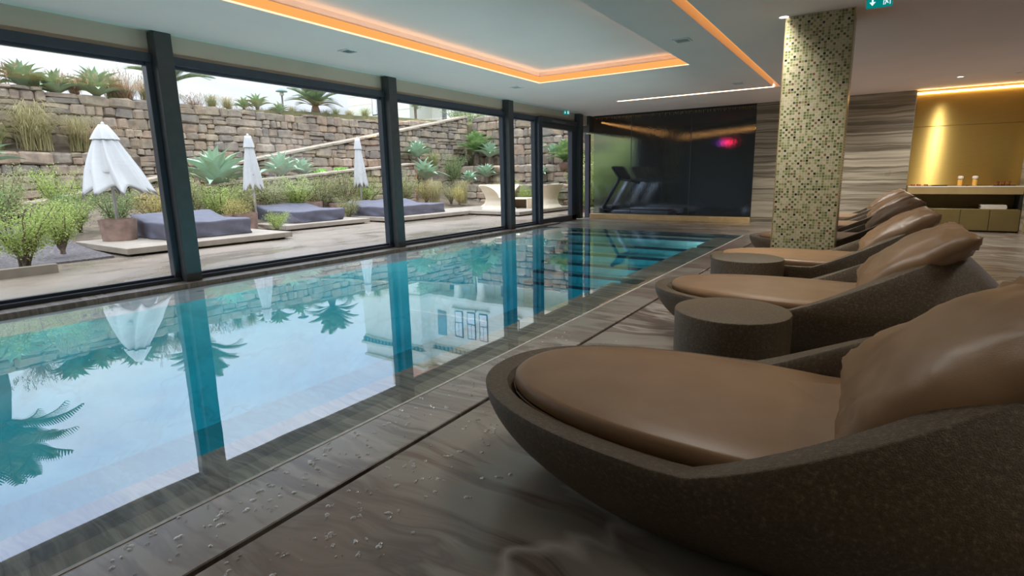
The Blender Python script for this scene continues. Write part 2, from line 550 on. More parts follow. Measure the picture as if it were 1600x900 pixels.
M['meadow'] = plain('dry_meadow', (0.24, 0.23, 0.11), 0.95, var=0.3, scale=2, bump=0.5, bscale=20)
M['concrete'] = plain('platform_concrete', (0.35, 0.295, 0.235), 0.75, var=0.12, scale=4, bump=0.15, bscale=40)
M['corten'] = plain('rusty_steel', (0.26, 0.165, 0.125), 0.7, var=0.3, scale=7, bump=0.1, bscale=30)
M['canvas'] = plain('white_canvas', (0.60, 0.585, 0.56), 0.85, var=0.03, scale=6, bump=0.06, bscale=200)
M['cover'] = plain('slate_cover_cloth', (0.115, 0.112, 0.145), 0.65, var=0.12, scale=5, bump=0.08, bscale=150)
M['pole'] = plain('pale_pole', (0.55, 0.54, 0.51), 0.5)
M['rattan'] = plain('cream_resin', (0.76, 0.64, 0.47), 0.55, var=0.06, scale=30, bump=0.1, bscale=120)
M['render'] = plain('cream_render', (0.80, 0.79, 0.72), 0.8, var=0.03, scale=1.0)
M['render_trim'] = plain('cornice_plaster', (0.66, 0.66, 0.56), 0.8, var=0.08, scale=4)
M['roof'] = plain('pink_roof_tiles', (0.55, 0.30, 0.24), 0.8, var=0.15, scale=3)
M['shutter'] = plain('grey_green_shutter', (0.22, 0.30, 0.31), 0.6)
M['pane'] = plain('bright_window_pane', (0.80, 0.83, 0.87), 0.08, var=0.03, spec=0.9)
M['pane_dark'] = plain('dark_window_pane', (0.16, 0.19, 0.22), 0.08, var=0.15, spec=0.9)
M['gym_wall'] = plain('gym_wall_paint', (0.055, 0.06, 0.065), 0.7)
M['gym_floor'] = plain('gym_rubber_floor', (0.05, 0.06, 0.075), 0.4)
M['treadmill'] = plain('treadmill_black', (0.012, 0.012, 0.014), 0.4)
M['treadmill_grey'] = plain('treadmill_silver', (0.66, 0.68, 0.72), 0.35, 0.3)
M['screen'] = glow('red_screen', (1.0, 0.02, 0.06), 2.6)
M['screen_blue'] = glow('violet_screen', (0.12, 0.10, 0.9), 0.7)
M['sign_green'] = glow('exit_sign_green', (0.0, 0.19, 0.17), 0.9)
M['sign_white'] = glow('exit_sign_white', (0.62, 0.80, 0.86), 1.0)
M['paving'] = plain('x', (0.5, 0.5, 0.5))


def paving_material():
    m, t = newmat('wet_paving')
    co = t.obj()
    wet = t.ramp(t.noise(t.vmath('MULTIPLY', co, (1.0, 0.45, 1)), 0.9, 4, 0.55, 0.6), [(0.42, (0, 0, 0)), (0.58, (1, 1, 1))])
    c = t.ramp(t.noise(co, 3.2, 5, 0.6), [(0.3, (0.22, 0.165, 0.118)), (0.7, (0.275, 0.212, 0.158))])
    c = t.mix(t.math('MULTIPLY', wet, 0.45), c, (0.215, 0.18, 0.145))
    r = t.math('MULTIPLY_ADD', wet, -0.36, 0.55)
    t.out(t.n('ShaderNodeBsdfPrincipled', {'Base Color': c, 'Roughness': r, 'Specular IOR Level': 0.6}))
    return m


M['paving'] = paving_material()

def add_light(name, kind, loc, energy, col, rot=(0, 0, 0), parent=None, **kw):
    l = bpy.data.lights.new(name, kind)
    l.energy = energy
    l.color = col
    for k, v in kw.items():
        setattr(l, k, v)
    o = bpy.data.objects.new(name, l)
    o.location = loc
    o.rotation_euler = rot
    if parent is not None:
        o.parent = parent
    COL.objects.link(o)
    return o


# ------------------------------------------------------------------ the room
CE = 2.58            # ceiling height
XW = -6.15           # inner face of the window columns
YF = 12.65           # glass end wall
ST = dict(kind='structure')
POOL = (-6.04, -1.87, -2.2, 10.02)      # water: x0 x1 y0 y1


def structure():
    # deck: coping strip, drain slot, main floor, far deck, all as slabs with real joints
    fl = put('floor', None, label='polished grey-brown veined onyx floor around the pool', **ST)
    box('subfloor', (-1.86, 4.2, -3.2, YF + .1, -1.2, -0.06), M['dark_gap'], fl)
    box('coping', (POOL[1], -1.552, -3.2, POOL[3], -0.05, 0.0), M['coping'], fl, 0.004)
    box('deck_slab', (-1.527, 4.2, -3.2, POOL[3], -0.05, 0.0), M['floor'], fl, 0.003)
    box('deck_slab', (-6.3, 4.2, POOL[3], YF + 0.1, -0.05, 0.0), M['floor'], fl, 0.0)
    box('subfloor', (-6.3, -1.86, POOL[3], YF + .1, -1.4, -0.06), M['dark_gap'], fl)
    # basin
    bs = put('pool_basin', None, label='sunken pool basin of pale stone', **ST)
    x0, x1, y0, y1 = POOL
    box('basin_floor', (x0 - .3, x1 + .02, y0 - .2, y1 + .02, -1.5, -1.3), M['basin'], bs)
    box('basin_wall', (x0 - .3, x0 - .0, y0 - .2, y1 + .02, -1.3, -0.03), M['basin'], bs)
    box('basin_wall', (x0 - .3, x1 + .2, y0 - .3, y0, -1.3, -0.0), M['basin'], bs)
    box('basin_wall', (x0 - .3, x1 + .02, y1, y1 + .05, -1.3, -0.06), M['basin'], bs)
    box('weir_ledge', (x0, -5.36, y0, y1, -1.3, -0.022), M['far_ledge'], bs)
    # submerged bench on the deck side with two notches cut into it
    for a, b in ((y0, 5.27), (5.55, 8.45), (8.70, y1)):
        box('bench_ledge', (-2.33, x1, a, b, -1.3, -0.06), M['ledge'], bs)
    for a, b in ((5.27, 5.55), (8.45, 8.70)):
        box('notch_step', (-2.03, x1, a, b, -1.3, -0.06), M['ledge'], bs)
        box('notch_step', (-2.33, -2.03, a, b, -1.3, -0.75), M['basin'], bs)
    for i in range(6):
        box('pool_step', (-5.36, -2.33, y1 - 0.32 * (i + 1), y1 - 0.32 * i, -1.3, -0.08 - 0.15 * i), M['basin'], bs, 0.012)
        box('step_nosing', (-5.34, -2.35, y1 - 0.32 * (i + 1) - .004, y1 - 0.32 * (i + 1) + .045, -0.12 - 0.15 * i, -0.076 - 0.15 * i), M['frame'], bs)
    # added fill lamps: underwater, on the bench face, shining across the pool
    for y in (0.2, 2.2, 4.2, 6.1, 7.6, 9.3):
        put('pool_lamp', MB().box(-2.345, -2.328, y - .12, y + .12, (-.62 if y < 9 else -.16), (-.50 if y < 9 else -.10), .005).mesh('pool_lamp', M['white']), bs)
        add_light('pool_lamp_light', 'AREA', (-2.35, y, -.56 if y < 9 else -.125), (27 if y < 6 else 38) if y < 9 else 6, (1.0, 0.93, 0.90), (0, R(90), 0), bs, shape='RECTANGLE', size=.1, size_y=.22)
    w = MB().box(x0 - 0.04, x1 - 0.001, y0 - 0.05, y1 - 0.001, -1.42, 0.0)
    put('pool_water', w.mesh('pool_water', M['water']), label='still clear pool water mirroring the garden', **ST)
    lp = MB().box(x1 - 0.004, x1 + 0.012, y0, y1, -0.02, 0.002)
    put('trim_1', lp.mesh('trim', M['lip']), label='thin pale overflow lip along the pool', **ST)
    # curb under the windows
    c = MB().box(x0, -6.40, -3.2, 10.72, -0.6, 0.032, 0.003)
    put('trim_2', c.mesh('trim', M['curb']), label='low stone curb between pool and windows', **ST)
    c = MB().box(-6.0, -6.40, 10.72, YF, -0.2, 0.001)
    put('trim_3', c.mesh('trim', M['floor']), label='stone threshold strip before the garden door', **ST)
    # ceiling with two recesses
    ce = put('ceiling', None, label='smooth white ceiling with lit recesses', **ST)
    c1 = (-4.70, -2.26, -1.5, 7.68)
    s1 = (-1.60, -1.49)
    yy = (10.42, 10.53)
    XE = 4.2
    m = MB()
    T = 0.4
    m.box(XW + 0.0, c1[0], -3.2, yy[0], CE, CE + T)
    m.box(c1[1], s1[0], -3.2, yy[0], CE, CE + T)
    m.box(c1[0], c1[1], -3.2, c1[2], CE, CE + T)
    m.box(c1[0], c1[1], c1[3], yy[0], CE, CE + T)
    m.box(s1[1], XE, -3.2, yy[1], CE, CE + T)
    m.box(XW, -4.55, yy[0], yy[1], CE, CE + T)
    m.box(XW, XE, yy[1], YF + 0.15, CE, CE + T)
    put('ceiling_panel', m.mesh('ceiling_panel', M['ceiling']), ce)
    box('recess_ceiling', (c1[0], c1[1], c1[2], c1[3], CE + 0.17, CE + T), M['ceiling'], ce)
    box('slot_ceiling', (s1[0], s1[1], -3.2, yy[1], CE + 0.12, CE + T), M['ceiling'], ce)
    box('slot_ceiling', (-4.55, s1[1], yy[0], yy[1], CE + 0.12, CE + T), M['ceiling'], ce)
    # recess sides glow in place of LED-lit walls, brighter LED line on their lower edge
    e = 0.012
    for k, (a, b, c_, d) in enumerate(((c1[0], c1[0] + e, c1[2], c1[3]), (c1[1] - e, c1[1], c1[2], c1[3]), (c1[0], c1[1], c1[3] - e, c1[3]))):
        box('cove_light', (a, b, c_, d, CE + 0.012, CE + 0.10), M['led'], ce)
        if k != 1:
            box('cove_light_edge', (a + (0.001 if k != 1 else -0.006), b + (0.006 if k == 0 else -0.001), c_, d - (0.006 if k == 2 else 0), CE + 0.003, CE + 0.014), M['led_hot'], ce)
    # unseen fill strips added in the recess to strengthen its warm glow
    for loc, rot, sy in (((c1[0] + .05, 3.1, CE + .04), (0, R(160), 0), 9.0), ((c1[1] - .05, 3.1, CE + .04), (0, R(-160), 0), 9.0)):
        add_light('cove_strip', 'AREA', loc, 4.0, (1.0, 0.50, 0.20), rot, ce, shape='RECTANGLE', size=.03, size_y=sy)
    add_light('cove_strip', 'AREA', ((c1[0] + c1[1]) / 2, c1[3] - .05, CE + .04), 1.1, (1.0, 0.50, 0.20), (R(160), 0, 0), ce, shape='RECTANGLE', size=2.2, size_y=.03)
    box('slot_light', (s1[1] - 0.012, s1[1], -3.2, yy[1], CE + 0.004, CE + 0.11), M['led'], ce)  # inner side and top of the slot glow in place of LED-lit surfaces
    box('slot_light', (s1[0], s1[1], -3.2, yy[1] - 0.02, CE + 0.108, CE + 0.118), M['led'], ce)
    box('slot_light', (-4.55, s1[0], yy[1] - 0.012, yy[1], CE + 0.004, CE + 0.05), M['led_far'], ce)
    # remaining shell, out of frame
    put('wall_back', MB().box(-6.6, 4.3, -3.4, -3.2, -0.1, 3.0).mesh('wall_back', M['wall_stone']), label='plain wall behind the viewer', **ST)
    put('wall_right', MB().box(4.2, 4.4, -3.4, 10.2, -0.1, 3.0).mesh('wall_right', M['wall_stone']), label='banded stone side wall by the lounger heads', **ST)
    # end wall pieces
    w = MB().box(-2.23, 0.57, YF, YF + 0.3, -0.05, CE + .1)
    put('wall_far', w.mesh('wall_far', M['wall_stone']), label='banded grey-brown onyx end wall beside the mosaic pillar', **ST)
    w = MB().box(2.225, 4.3, 12.0, YF + 0.3, -0.05, CE + .1)
    put('wall_corner', w.mesh('wall_corner', M['wall_stone']), label='dark banded stone wall end right of the gold niche', **ST)
    put('trim_4', MB().box(2.218, 2.232, 11.99, 12.01, 0, CE).mesh('trim', M['gold_shelf']), label='thin bright metal edge strip right of the niche', **ST)
    # lintel above the windows
    l = MB().box(XW - 0.17, XW - 0.40, -3.2, 12.9, 2.36, CE + .4)
    put('lintel', l.mesh('lintel', M['lintel']), label='long olive-beige lintel panel above the windows', **ST)
    r = MB().box(XW - 0.0, XW - 0.8, -3.4, 13.0, CE + .02, CE + .42)
    put('roof_edge', r.mesh('roof_edge', M['render']), **ST)


structure()

COLS = [-0.35, 2.71, 5.78, 8.89, 11.95]
CW = 0.16


def windows():
    names = ['first', 'second from the camera', 'third', 'fourth', 'last, at the end wall']
    where = ['out beside the viewer', 'nearest to the viewer in view', 'second in view along the pool', 'third in view, left of the garden door',
             'right of the garden door, at the wet glass wall']
    for i, y in enumerate(COLS):
        c = put('trim_%d' % (5 + i), None, label='dark steel window column, ' + where[i], **ST)
        c.location = (XW, y, 0)
        box('post', (-0.15, 0.0, 0.0, CW, 0.032, CE), M['steel'], c, 0.004)
        box('rear_post', (-0.26, -0.15, 0.02, CW - 0.02, 0.032, 2.42), M['black'], c)
    fx0, fx1 = XW - 0.22, XW - 0.10
    bays = [(-3.2, COLS[0])] + [(COLS[i] + CW, COLS[i + 1]) for i in range(3)] + [(COLS[3] + CW, 10.08)]
    lab = ['window bay beside the viewer', 'big window bay left of the nearest column', 'big window bay between the first two columns',
           'window bay between the second and third columns', 'narrow window beside the garden door']
    for k, (a, b) in enumerate(bays):
        w = put('window_%d' % (k + 1), None, label=lab[k], **ST)
        box('window_head', (fx0, fx1, a, b, 2.29, 2.38), M['frame'], w, 0.006)
        box('head_bead', (fx0 + .02, fx1 - .05, a, b, 2.262, 2.292), M['frame'], w, 0.003)
        box('window_sill', (fx0, fx1, a, b, 0.03, 0.072), M['frame'], w, 0.004)
        box('sill_bead', (fx0 + .0, fx1 - .06, a, b, 0.07, 0.10), M['frame'], w, 0.003)
        for q in (a, b - 0.055):
            box('window_jamb', (fx0, fx1 - 0.02, q, q + 0.055, 0.072, 2.29), M['frame'], w, 0.004)
        box('glass_pane', (XW - 0.172, XW - 0.164, a + 0.05, b - 0.05, 0.09, 2.27), M['glass'], w)
    d = put('door_1', None, label='glazed garden door in a dark frame at the end of the window wall', **ST)
    a, b = 10.08, COLS[4]
    box('door_post', (fx0, fx1 + .06, a, a + 0.15, 0.0, 2.38), M['frame'], d, 0.004)
    box('transom', (fx0, fx1 + .03, a + .15, b, 2.27, 2.40), M['steel'], d, 0.004)
    box('door_closer', (fx1 + .03, fx1 + .075, 10.6, 11.3, 2.29, 2.34), M['plastic_dark'], d, 0.006)
    box('door_frame', (fx0, fx1, a + .15, b, 2.17, 2.27), M['steel'], d, 0.004)
    box('door_frame', (fx0, fx1, a + .15, a + .22, 0.02, 2.17), M['black'], d, 0.004)
    box('door_frame', (fx0, fx1, b - .24, b, 0.02, 2.17), M['frame'], d, 0.004)
    box('door_frame', (fx0, fx1, a + .15, b, 0.0, 0.13), M['frame'], d, 0.004)
    box('glass_pane', (XW - 0.172, XW - 0.164, a + .2, b - .22, 0.12, 2.19), M['glass'], d)


windows()


def end_wall():
    # wet smoked glass wall to the gym: three panes, header, golden trough
    g = put('window_6', None, label='dark smoked glass wall to the gym with water running down it', **ST)
    edges = [XW + .03, -5.10, -3.63, -2.235]
    for a, b in zip(edges, edges[1:]):
        box('glass_pane', (a + .006, b - .006, YF, YF + 0.012, 0.13, 2.56), M['wet_glass'], g)
    box('glass_header', (edges[0], edges[-1], YF - .01, YF + .05, 2.535, CE + .02), M['black'], g)
    box('glass_shoe', (edges[0], edges[-1], YF - .01, YF + .05, 0.06, 0.135), M['black'], g)
    for i in range(1, 3):
        box('pane_joint', (edges[i] - .006, edges[i] + .006, YF - .002, YF + .014, 0.13, 2.55), M['plastic_dark'], g)
    # water film ripples where the water leaves the header
    m = MB()
    for i in range(150):
        x = edges[0] + (edges[-1] - edges[0]) * (i + RNG.random()) / 150
        l = RNG.uniform(0.02, 0.12) ** 1.2
        m.box(x - .0025, x + .0025, YF - .008, YF, 2.535 - l, 2.54)
    put('water_trickle', m.mesh('water_trickle', M['gold']), g, kind='stuff')
    put('trim_10', MB().box(edges[0], edges[-1], YF - .24, YF - .012, 0.0, 0.125, 0.006).mesh('trim', M['trough'], angle=35),
        label='golden trough along the foot of the wet glass wall', **ST)
    # gym behind
    yd = [(-6.4, 19.0), (-2.2, 15.6)]
    gy = put('gym_shell', None, label='dim gym room behind the wet glass', **ST)
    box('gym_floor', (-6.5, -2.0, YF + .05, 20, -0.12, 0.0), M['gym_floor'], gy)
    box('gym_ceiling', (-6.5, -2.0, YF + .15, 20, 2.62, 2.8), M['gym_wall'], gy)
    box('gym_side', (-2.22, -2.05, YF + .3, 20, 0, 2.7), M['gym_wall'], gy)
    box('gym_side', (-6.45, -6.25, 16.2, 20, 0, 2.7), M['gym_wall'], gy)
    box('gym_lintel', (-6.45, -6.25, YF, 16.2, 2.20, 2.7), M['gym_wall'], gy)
    v = Vector((yd[1][0] - yd[0][0], yd[1][1] - yd[0][1], 0))
    Mx = Matrix.Translation((yd[0][0], yd[0][1], 0)) @ Matrix.Rotation(math.atan2(v.y, v.x), 4, 'Z')
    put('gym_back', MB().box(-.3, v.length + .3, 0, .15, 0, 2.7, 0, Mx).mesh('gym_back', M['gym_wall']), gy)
    put('gym_cove', MB().box(.8, v.length - .1, -.03, -.01, 2.30, 2.345, 0, Mx).mesh('gym_cove', M['led']), gy)
    box('gym_cove', (-6.05, -6.02, YF + .3, 18.6, 2.42, 2.455), M['led'], gy)
    w = put('window_7', None, label='garden window of the gym behind the wet glass', **ST)
    for q in (YF + .05, 16.1):
        box('window_jamb', (-6.40, -6.28, q, q + .1, 0, 2.15), M['frame'], w)
    box('glass_pane', (-6.35, -6.34, YF + .15, 16.1, 0.05, 2.2), M['glass'], w)
    t = thing('wall_screen', 'small glowing red screen on the gym back wall seen through wet glass', 'screen')
    put('panel', MB().box(3.35, 3.62, -.05, -.015, 1.94, 2.08, 0, Mx).mesh('panel', M['screen']), t)
    put('side_panel', MB().box(3.15, 3.32, -.05, -.015, 1.95, 2.07, 0, Mx).mesh('side_panel', M['screen_blue']), t)

    # gold niche
    n = put('wall_niche', None, label='brushed gold panelled wall of the towel niche', **ST)
    x0, x1 = 0.575, 2.22
    y = YF + .05
    for z0, z1 in ((0.815, 1.905), (1.912, 2.50)):
        box('panel', (x0, x1, y, y + .02, z0, z1), M['gold'], n, 0.002)
    box('panel', (x0, x1, y + .02, y + .05, -0.05, 2.9), M['cabinet'], n)
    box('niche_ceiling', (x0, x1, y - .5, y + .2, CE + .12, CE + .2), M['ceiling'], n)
    box('niche_light', (x0 + .01, x1 - .01, y - .03, y, 2.505, 2.535), M['led_gold'], n)


end_wall()


def downlights():
    spots = [(-0.85, 5.27, 30, 'recessed downlight at the top edge left of the mosaic pillar'),
             (-0.855, 5.95, 34, 'recessed downlight touching the top left of the mosaic pillar'),
             (1.06, 11.32, 34, 'bright recessed downlight before the gold niche'),
             (1.80, 11.45, 0, 'unlit recessed downlight at the right before the gold niche'),
             (-0.85, 2.9, 26, 'recessed downlight above the nearest lounger'),  # this and the following downlights are unseen, added to brighten the room
             (-0.95, 9.0, 46, 'recessed downlight behind the mosaic pillar'),
             (-0.85, 11.6, 62, 'recessed downlight behind the mosaic pillar, near the end wall'),
             (1.5, 3.6, 22, 'recessed downlight above the second lounger head'),
             (1.5, 0.9, 22, 'recessed downlight above the nearest lounger head'),
             (3.0, 2.6, 24, 'recessed downlight beyond the right edge, behind the nearest loungers'),
             (3.0, 6.0, 24, 'recessed downlight beyond the right edge, halfway to the niche'),
             (2.6, 9.2, 24, 'recessed downlight beyond the right edge, near the gold niche')]
    ring = MB()
    n = 24
    prof = [(0.040, CE + .004), (0.044, CE - .004), (0.052, CE - .006), (0.056, CE + .001)]
    ring.lathe([(r, z - CE) for r, z in prof], n, cap0=False, cap1=False)
    rm = ring.mesh('trim_ring', M['white'], smooth=True)
    lm = MB().lathe([(0.041, -0.001), (0.041, 0.004)], n).mesh('lens', M['lens'])
    lo = MB().lathe([(0.041, -0.001), (0.041, 0.004)], n).mesh('lens_off', M['plastic'])
    for x, y, e, lab in spots:
        t = thing('downlight', lab, 'downlight', (x, y, CE), group='recessed ceiling downlights')
        put('trim_ring', rm, t)
        put('lens', lm if e else lo, t)
        if e:
            add_light('downlight_lamp', 'SPOT', (0, 0, -0.02), e * 5.2, (1.0, 0.97, 0.90), parent=t, spot_size=R(166 if abs(x - 1.06) < .01 else 120), spot_blend=1.0, shadow_soft_size=0.04 if abs(x - 1.06) < .01 else 0.32)


downlights()


def pillar():
    t = put('pillar', None, label='square pillar clad in beige and green glass mosaic', kind='structure')
    box('shaft', (-0.835, -0.265, 5.98, 6.50, 0.0, CE), M['mosaic'], t, 0.003)
    for x in (-0.838, -0.262):
        box('corner_bead', (x - .003, x + .003, 5.975, 5.985, 0.0, CE), M['gold_shelf'], t)


pillar()


def ceiling_fittings():
    for x, y, lab in ((-5.31, 4.40, 'small flush ceiling vent above the second window bay'), (-5.18, 7.73, 'small flush ceiling vent near the end of the window wall'),
                      (-1.93, 6.24, 'small flush ceiling vent between the lit recess and the light slot'), (-2.02, 9.70, 'small flush ceiling vent near the corner of the light slot')):
        t = thing('ceiling_vent', lab, 'vent', (x, y, CE), group='small flush ceiling vents')
        m = MB()
        m.box(-.09, .09, -.09, -.072, -.012, .0).box(-.09, .09, .072, .09, -.012, 0).box(-.09, -.072, -.072, .072, -.012, 0).box(.072, .09, -.072, .072, -.012, 0)
        put('frame', m.mesh('frame', M['white']), t)
        box('backing', (-.073, .073, -.073, .073, -.003, .0), M['plastic_dark'], t)
        for i in range(4):
            y0 = -.058 + i * .032
            put('slat', MB().box(-.073, .073, -.011, .011, -.0015, .0015).mesh('slat', M['white']), t, (0, y0 + .01, -.007), (R(35), 0, 0))

    def sign(loc, rz, w, h, lab, drop):
        t = thing('exit_sign', lab, 'exit sign', loc, rz)
        box('plate', (-w / 2, w / 2, -.012, .012, -drop - h, -drop), M['sign_green'], t, 0.003)
        for s in (-1, 1):
            box('hanger', (s * w * .4 - .004, s * w * .4 + .004, -.004, .004, -drop, 0), M['plastic'], t)
        zc, u = -drop - h / 2, h
        # white symbols standing a hair proud of the plate: down arrow, running man, doorway
        m = MB()

        def poly(pts):
            k = len(pts)
            m.add([(p[0] * u, -.0125, zc + p[1] * u) for p in pts] + [(p[0] * u, -.0145, zc + p[1] * u) for p in pts],
                  [tuple(range(k)), tuple(range(2 * k - 1, k - 1, -1))] + [(i, (i + 1) % k, (i + 1) % k + k, i + k) for i in range(k)])
        poly([(-.62, .36), (-.48, .36), (-.48, -.02), (-.30, -.02), (-.55, -.34), (-.80, -.02), (-.62, -.02)])
        put('arrow', m.mesh('arrow', M['sign_white']), t)
        m = MB()
        poly([(.30, .36), (.36, .36), (.36, -.36), (.30, -.36)])
        poly([(.30, .40), (.86, .40), (.86, .34), (.30, .34)])
        poly([(.80, .36), (.86, .36), (.86, -.36), (.80, -.36)])
        put('doorway', m.mesh('doorway', M['sign_white']), t)
        m = MB()
        poly([(.50 + .06 * math.cos(a * math.pi / 5), .22 + .06 * math.sin(a * math.pi / 5)) for a in range(10)])
        poly([(.44, .14), (.58, .13), (.60, -.06), (.48, -.08)])
        poly([(.48, -.06), (.57, -.06), (.48, -.34), (.41, -.34)])
        poly([(.53, -.04), (.61, -.07), (.72, -.22), (.66, -.28), (.58, -.17)])
        poly([(.56, .12), (.60, .08), (.72, .01), (.70, -.04), (.57, .02)])
        poly([(.45, .13), (.38, .02), (.42, -.02), (.50, .07)])
        put('running_figure', m.mesh('running_figure', M['sign_white']), t)
    sign((-0.076, 5.575, CE), R(4), 0.185, 0.09, 'green hanging exit sign at the top edge right of the mosaic pillar', 0.045)
    sign((-6.02, 11.0, CE), R(70), 0.16, 0.085, 'tiny green exit sign above the garden door', 0.02)


ceiling_fittings()

# ------------------------------------------------------------------ loungers


def lounger_proto():
    a, b, nn = 0.915, 0.505, 2.25
    cx = -0.335 + 1.25        # local x: nose at 0
    N = 72
    root = thing('pool_lounger', 'nearest bronze shell lounger with brown leather pad', 'lounger', (0, 0, 0), group='shell loungers along the pool')

    def plan(th, s=1.0, inset=0.0):
        c, sn = math.cos(th), math.sin(th)
        x = -math.copysign(abs(c) ** (2 / nn), c)
        if x > 0:
            x *= 0.88
        y = math.copysign(abs(sn) ** (2 / nn), sn)
        # slightly fuller towards the head
        yy = y * (b - inset) * (1 + 0.03 * x)
        return cx + x * (a - inset) * s, yy * s

    def zrim(x):
        t = min(max((x - 0.90) / 0.95, 0.0), 1.0)
        q = min(max((x - 1.60) / 0.23, 0.0), 1.0)
        return 0.335 + 0.50 * (t ** 1.15) * (1.0 - 0.10 * t) - 0.13 * q * q * (3 - 2 * q)

    def zfloor(x):
        t = min(max((x - 1.18) / 0.55, 0.0), 1.0)
        t = t * t * (3 - 2 * t)
        return 0.285 + 0.30 * t
    th = [2 * math.pi * k / N for k in range(N)]
    rings = []
    # outside, bottom to rim
    for i in range(15):
        v = i / 14
        r = []
        for q in th:
            px, py = plan(q)
            zr = zrim(px)
            wt = min(max((zr - 0.335) / 0.42, 0.0), 1.0)
            se = 1.0 + 0.10 * wt + 0.26 * max(0.0, -math.cos(q)) ** 2.5
            z = v * zr if i else 0.0
            zb = 0.34
            if z <= zb:
                s = 0.60 + (se - 0.60) * math.sin(math.pi / 2 * min(z / zb, 1.0)) ** 0.80
            else:
                s = se - (se - 1.0) * ((z - zb) / max(zr - zb, 1e-4)) ** 1.25
            x, y = plan(q, 1.0)
            bx = cx + 0.04
            r.append((bx + (x - bx) * s, y * s, z))
        rings.append(r)
    # rim top (softly rounded) and inside
    for ins, dz in ((0.002, 0.003), (0.007, 0.0045), (0.045, 0.001), (0.082, -0.004), (0.087, -0.010)):
        rings.append([(lambda p: (p[0], p[1], zrim(plan(q)[0]) + dz))(plan(q, 1.0, ins)) for q in th])
    for k in range(1, 5):
        f = k / 4
        r = []
        for q in th:
            p0 = plan(q)
            p = plan(q, 1 - 0.05 * f, 0.090)
            zr, zf = zrim(p0[0]) - 0.01, min(zfloor(p[0]), zrim(p0[0]) - 0.035)
            r.append((p[0], p[1], zr + (zf - zr) * f))
        rings.append(r)
    for s in (0.8, 0.55, 0.3, 0.08):
        r = []
        for q in th:
            p = plan(q, 0.95 * s, 0.090)
            r.append((p[0], p[1], zfloor(p[0])))
        rings.append(r)
    mb = MB().rings(rings, True, True)
    put('shell', mb.mesh('shell', M['shell'], angle=38), root)
    # leather pad
    rings = []
    lay = [(0.84, 0.0), (0.985, 0.0), (1.0, 0.012), (1.005, 0.028), (1.0, 0.044), (0.985, 0.055), (0.95, 0.060), (0.75, 0.062), (0.5, 0.062), (0.25, 0.062), (0.04, 0.062)]
    for s, dz in lay:
        r = []
        for q in th:
            p = plan(q, s * 0.965, 0.090)
            x = 0.10 + (p[0] - 0.10) * 0.985
            r.append((x, p[1], zfloor(x) + 0.030 + dz))
        rings.append(r)
    pad = put('leather_pad', MB().rings(rings, True, True).mesh('leather_pad', M['leather'], angle=60), root)
    # piped seam round the pad
    pts = []
    for q in th + th[:1]:
        p = plan(q, 0.9693, 0.090)
        x = 0.10 + (p[0] - 0.10) * 0.985
        pts.append((x, p[1], zfloor(x) + 0.032))
    put('seam', MB().tube(pts, 0.0035, 6, False).mesh('seam', M['leather'], smooth=True), pad)
    # pillow: soft leather cushion leaning on the raised back
    G = 30
    W, L, T = 0.76, 0.62, 0.110
    def surf(sgn):
        g = []
        for i in range(G + 1):
            row = []
            for j in range(G + 1):
                u, v = -1 + 2 * i / G, -1 + 2 * j / G
                k = (1 - abs(u) ** 2.6) * (1 - abs(v) ** 2.6)
                h = T * max(k, 0) ** 0.45
                # corners pull out, sides draw in
                uu = u * (1 - 0.055 * (1 - v * v)) if True else u
                vv = v * (1 - 0.055 * (1 - u * u))
                edge = max(abs(u), abs(v))
                wr = mnoise.noise(Vector((u * 2.2 + 4, v * 2.2, sgn * 2))) * 0.012
                wr += 0.012 * math.sin(9 * (u * v) + 7 * v + 3 * u) * edge ** 3
                ang = math.atan2(abs(v) - .8, abs(u) - .8)
                cr = math.hypot(abs(v) - .95, abs(u) - .95)
                wr += 0.013 * math.sin(ang * 11 + sgn + 2 * u + v) * max(0.0, 1 - cr / .75)
                wr += 0.007 * abs(mnoise.noise(Vector((u * 5, v * 5 + 9, sgn)))) * (0.4 + edge)
                h = h + wr * min(h / 0.05, 1.0)
                row.append((uu * L / 2, vv * W / 2, sgn * max(h, 0.0)))
            g.append(row)
        return g
    pm = MB()
    for sgn in (1, -1):
        g = surf(sgn)
        base = [p for row in g for p in row]
        fs = [(i * (G + 1) + j, (i + 1) * (G + 1) + j, (i + 1) * (G + 1) + j + 1, i * (G + 1) + j + 1) for i in range(G) for j in range(G)]
        pm.add(base, fs)
    me = pm.mesh('pillow', M['leather'], smooth=True)
    bm = bmesh.new(); bm.from_mesh(me)
    bmesh.ops.remove_doubles(bm, verts=bm.verts, dist=0.0015)
    bmesh.ops.recalc_face_normals(bm, faces=bm.faces)
    bm.to_mesh(me); bm.free()
    put('pillow', me, root, (1.475, 0.0, 0.600), (0, R(-35), 0))
    return root


def loungers():
    labs = ['nearest bronze shell lounger with brown leather pad, cut by the right edge of the picture',
            'bronze shell lounger with leather pad directly behind the nearest side table',
            'bronze shell lounger with leather pad just before the mosaic pillar',
            'bronze shell lounger just behind the mosaic pillar',
            'bronze shell lounger second from the end wall, mostly hidden behind others',
            'bronze shell lounger farthest away, beside the banded end wall']
    pos = [(-1.25, 1.73, 0), (-1.25, 3.67, 0), (-1.27, 5.27, 0), (-1.24, 7.08, 0), (-1.24, 8.85, 0), (-1.25, 10.5, 0)]
    p = lounger_proto()
    for i, (l, q) in enumerate(zip(labs, pos)):
        if i == 0:
            p.location = q
            p['label'] = l
        else:
            dup(p, q, 0.0, l)


loungers()


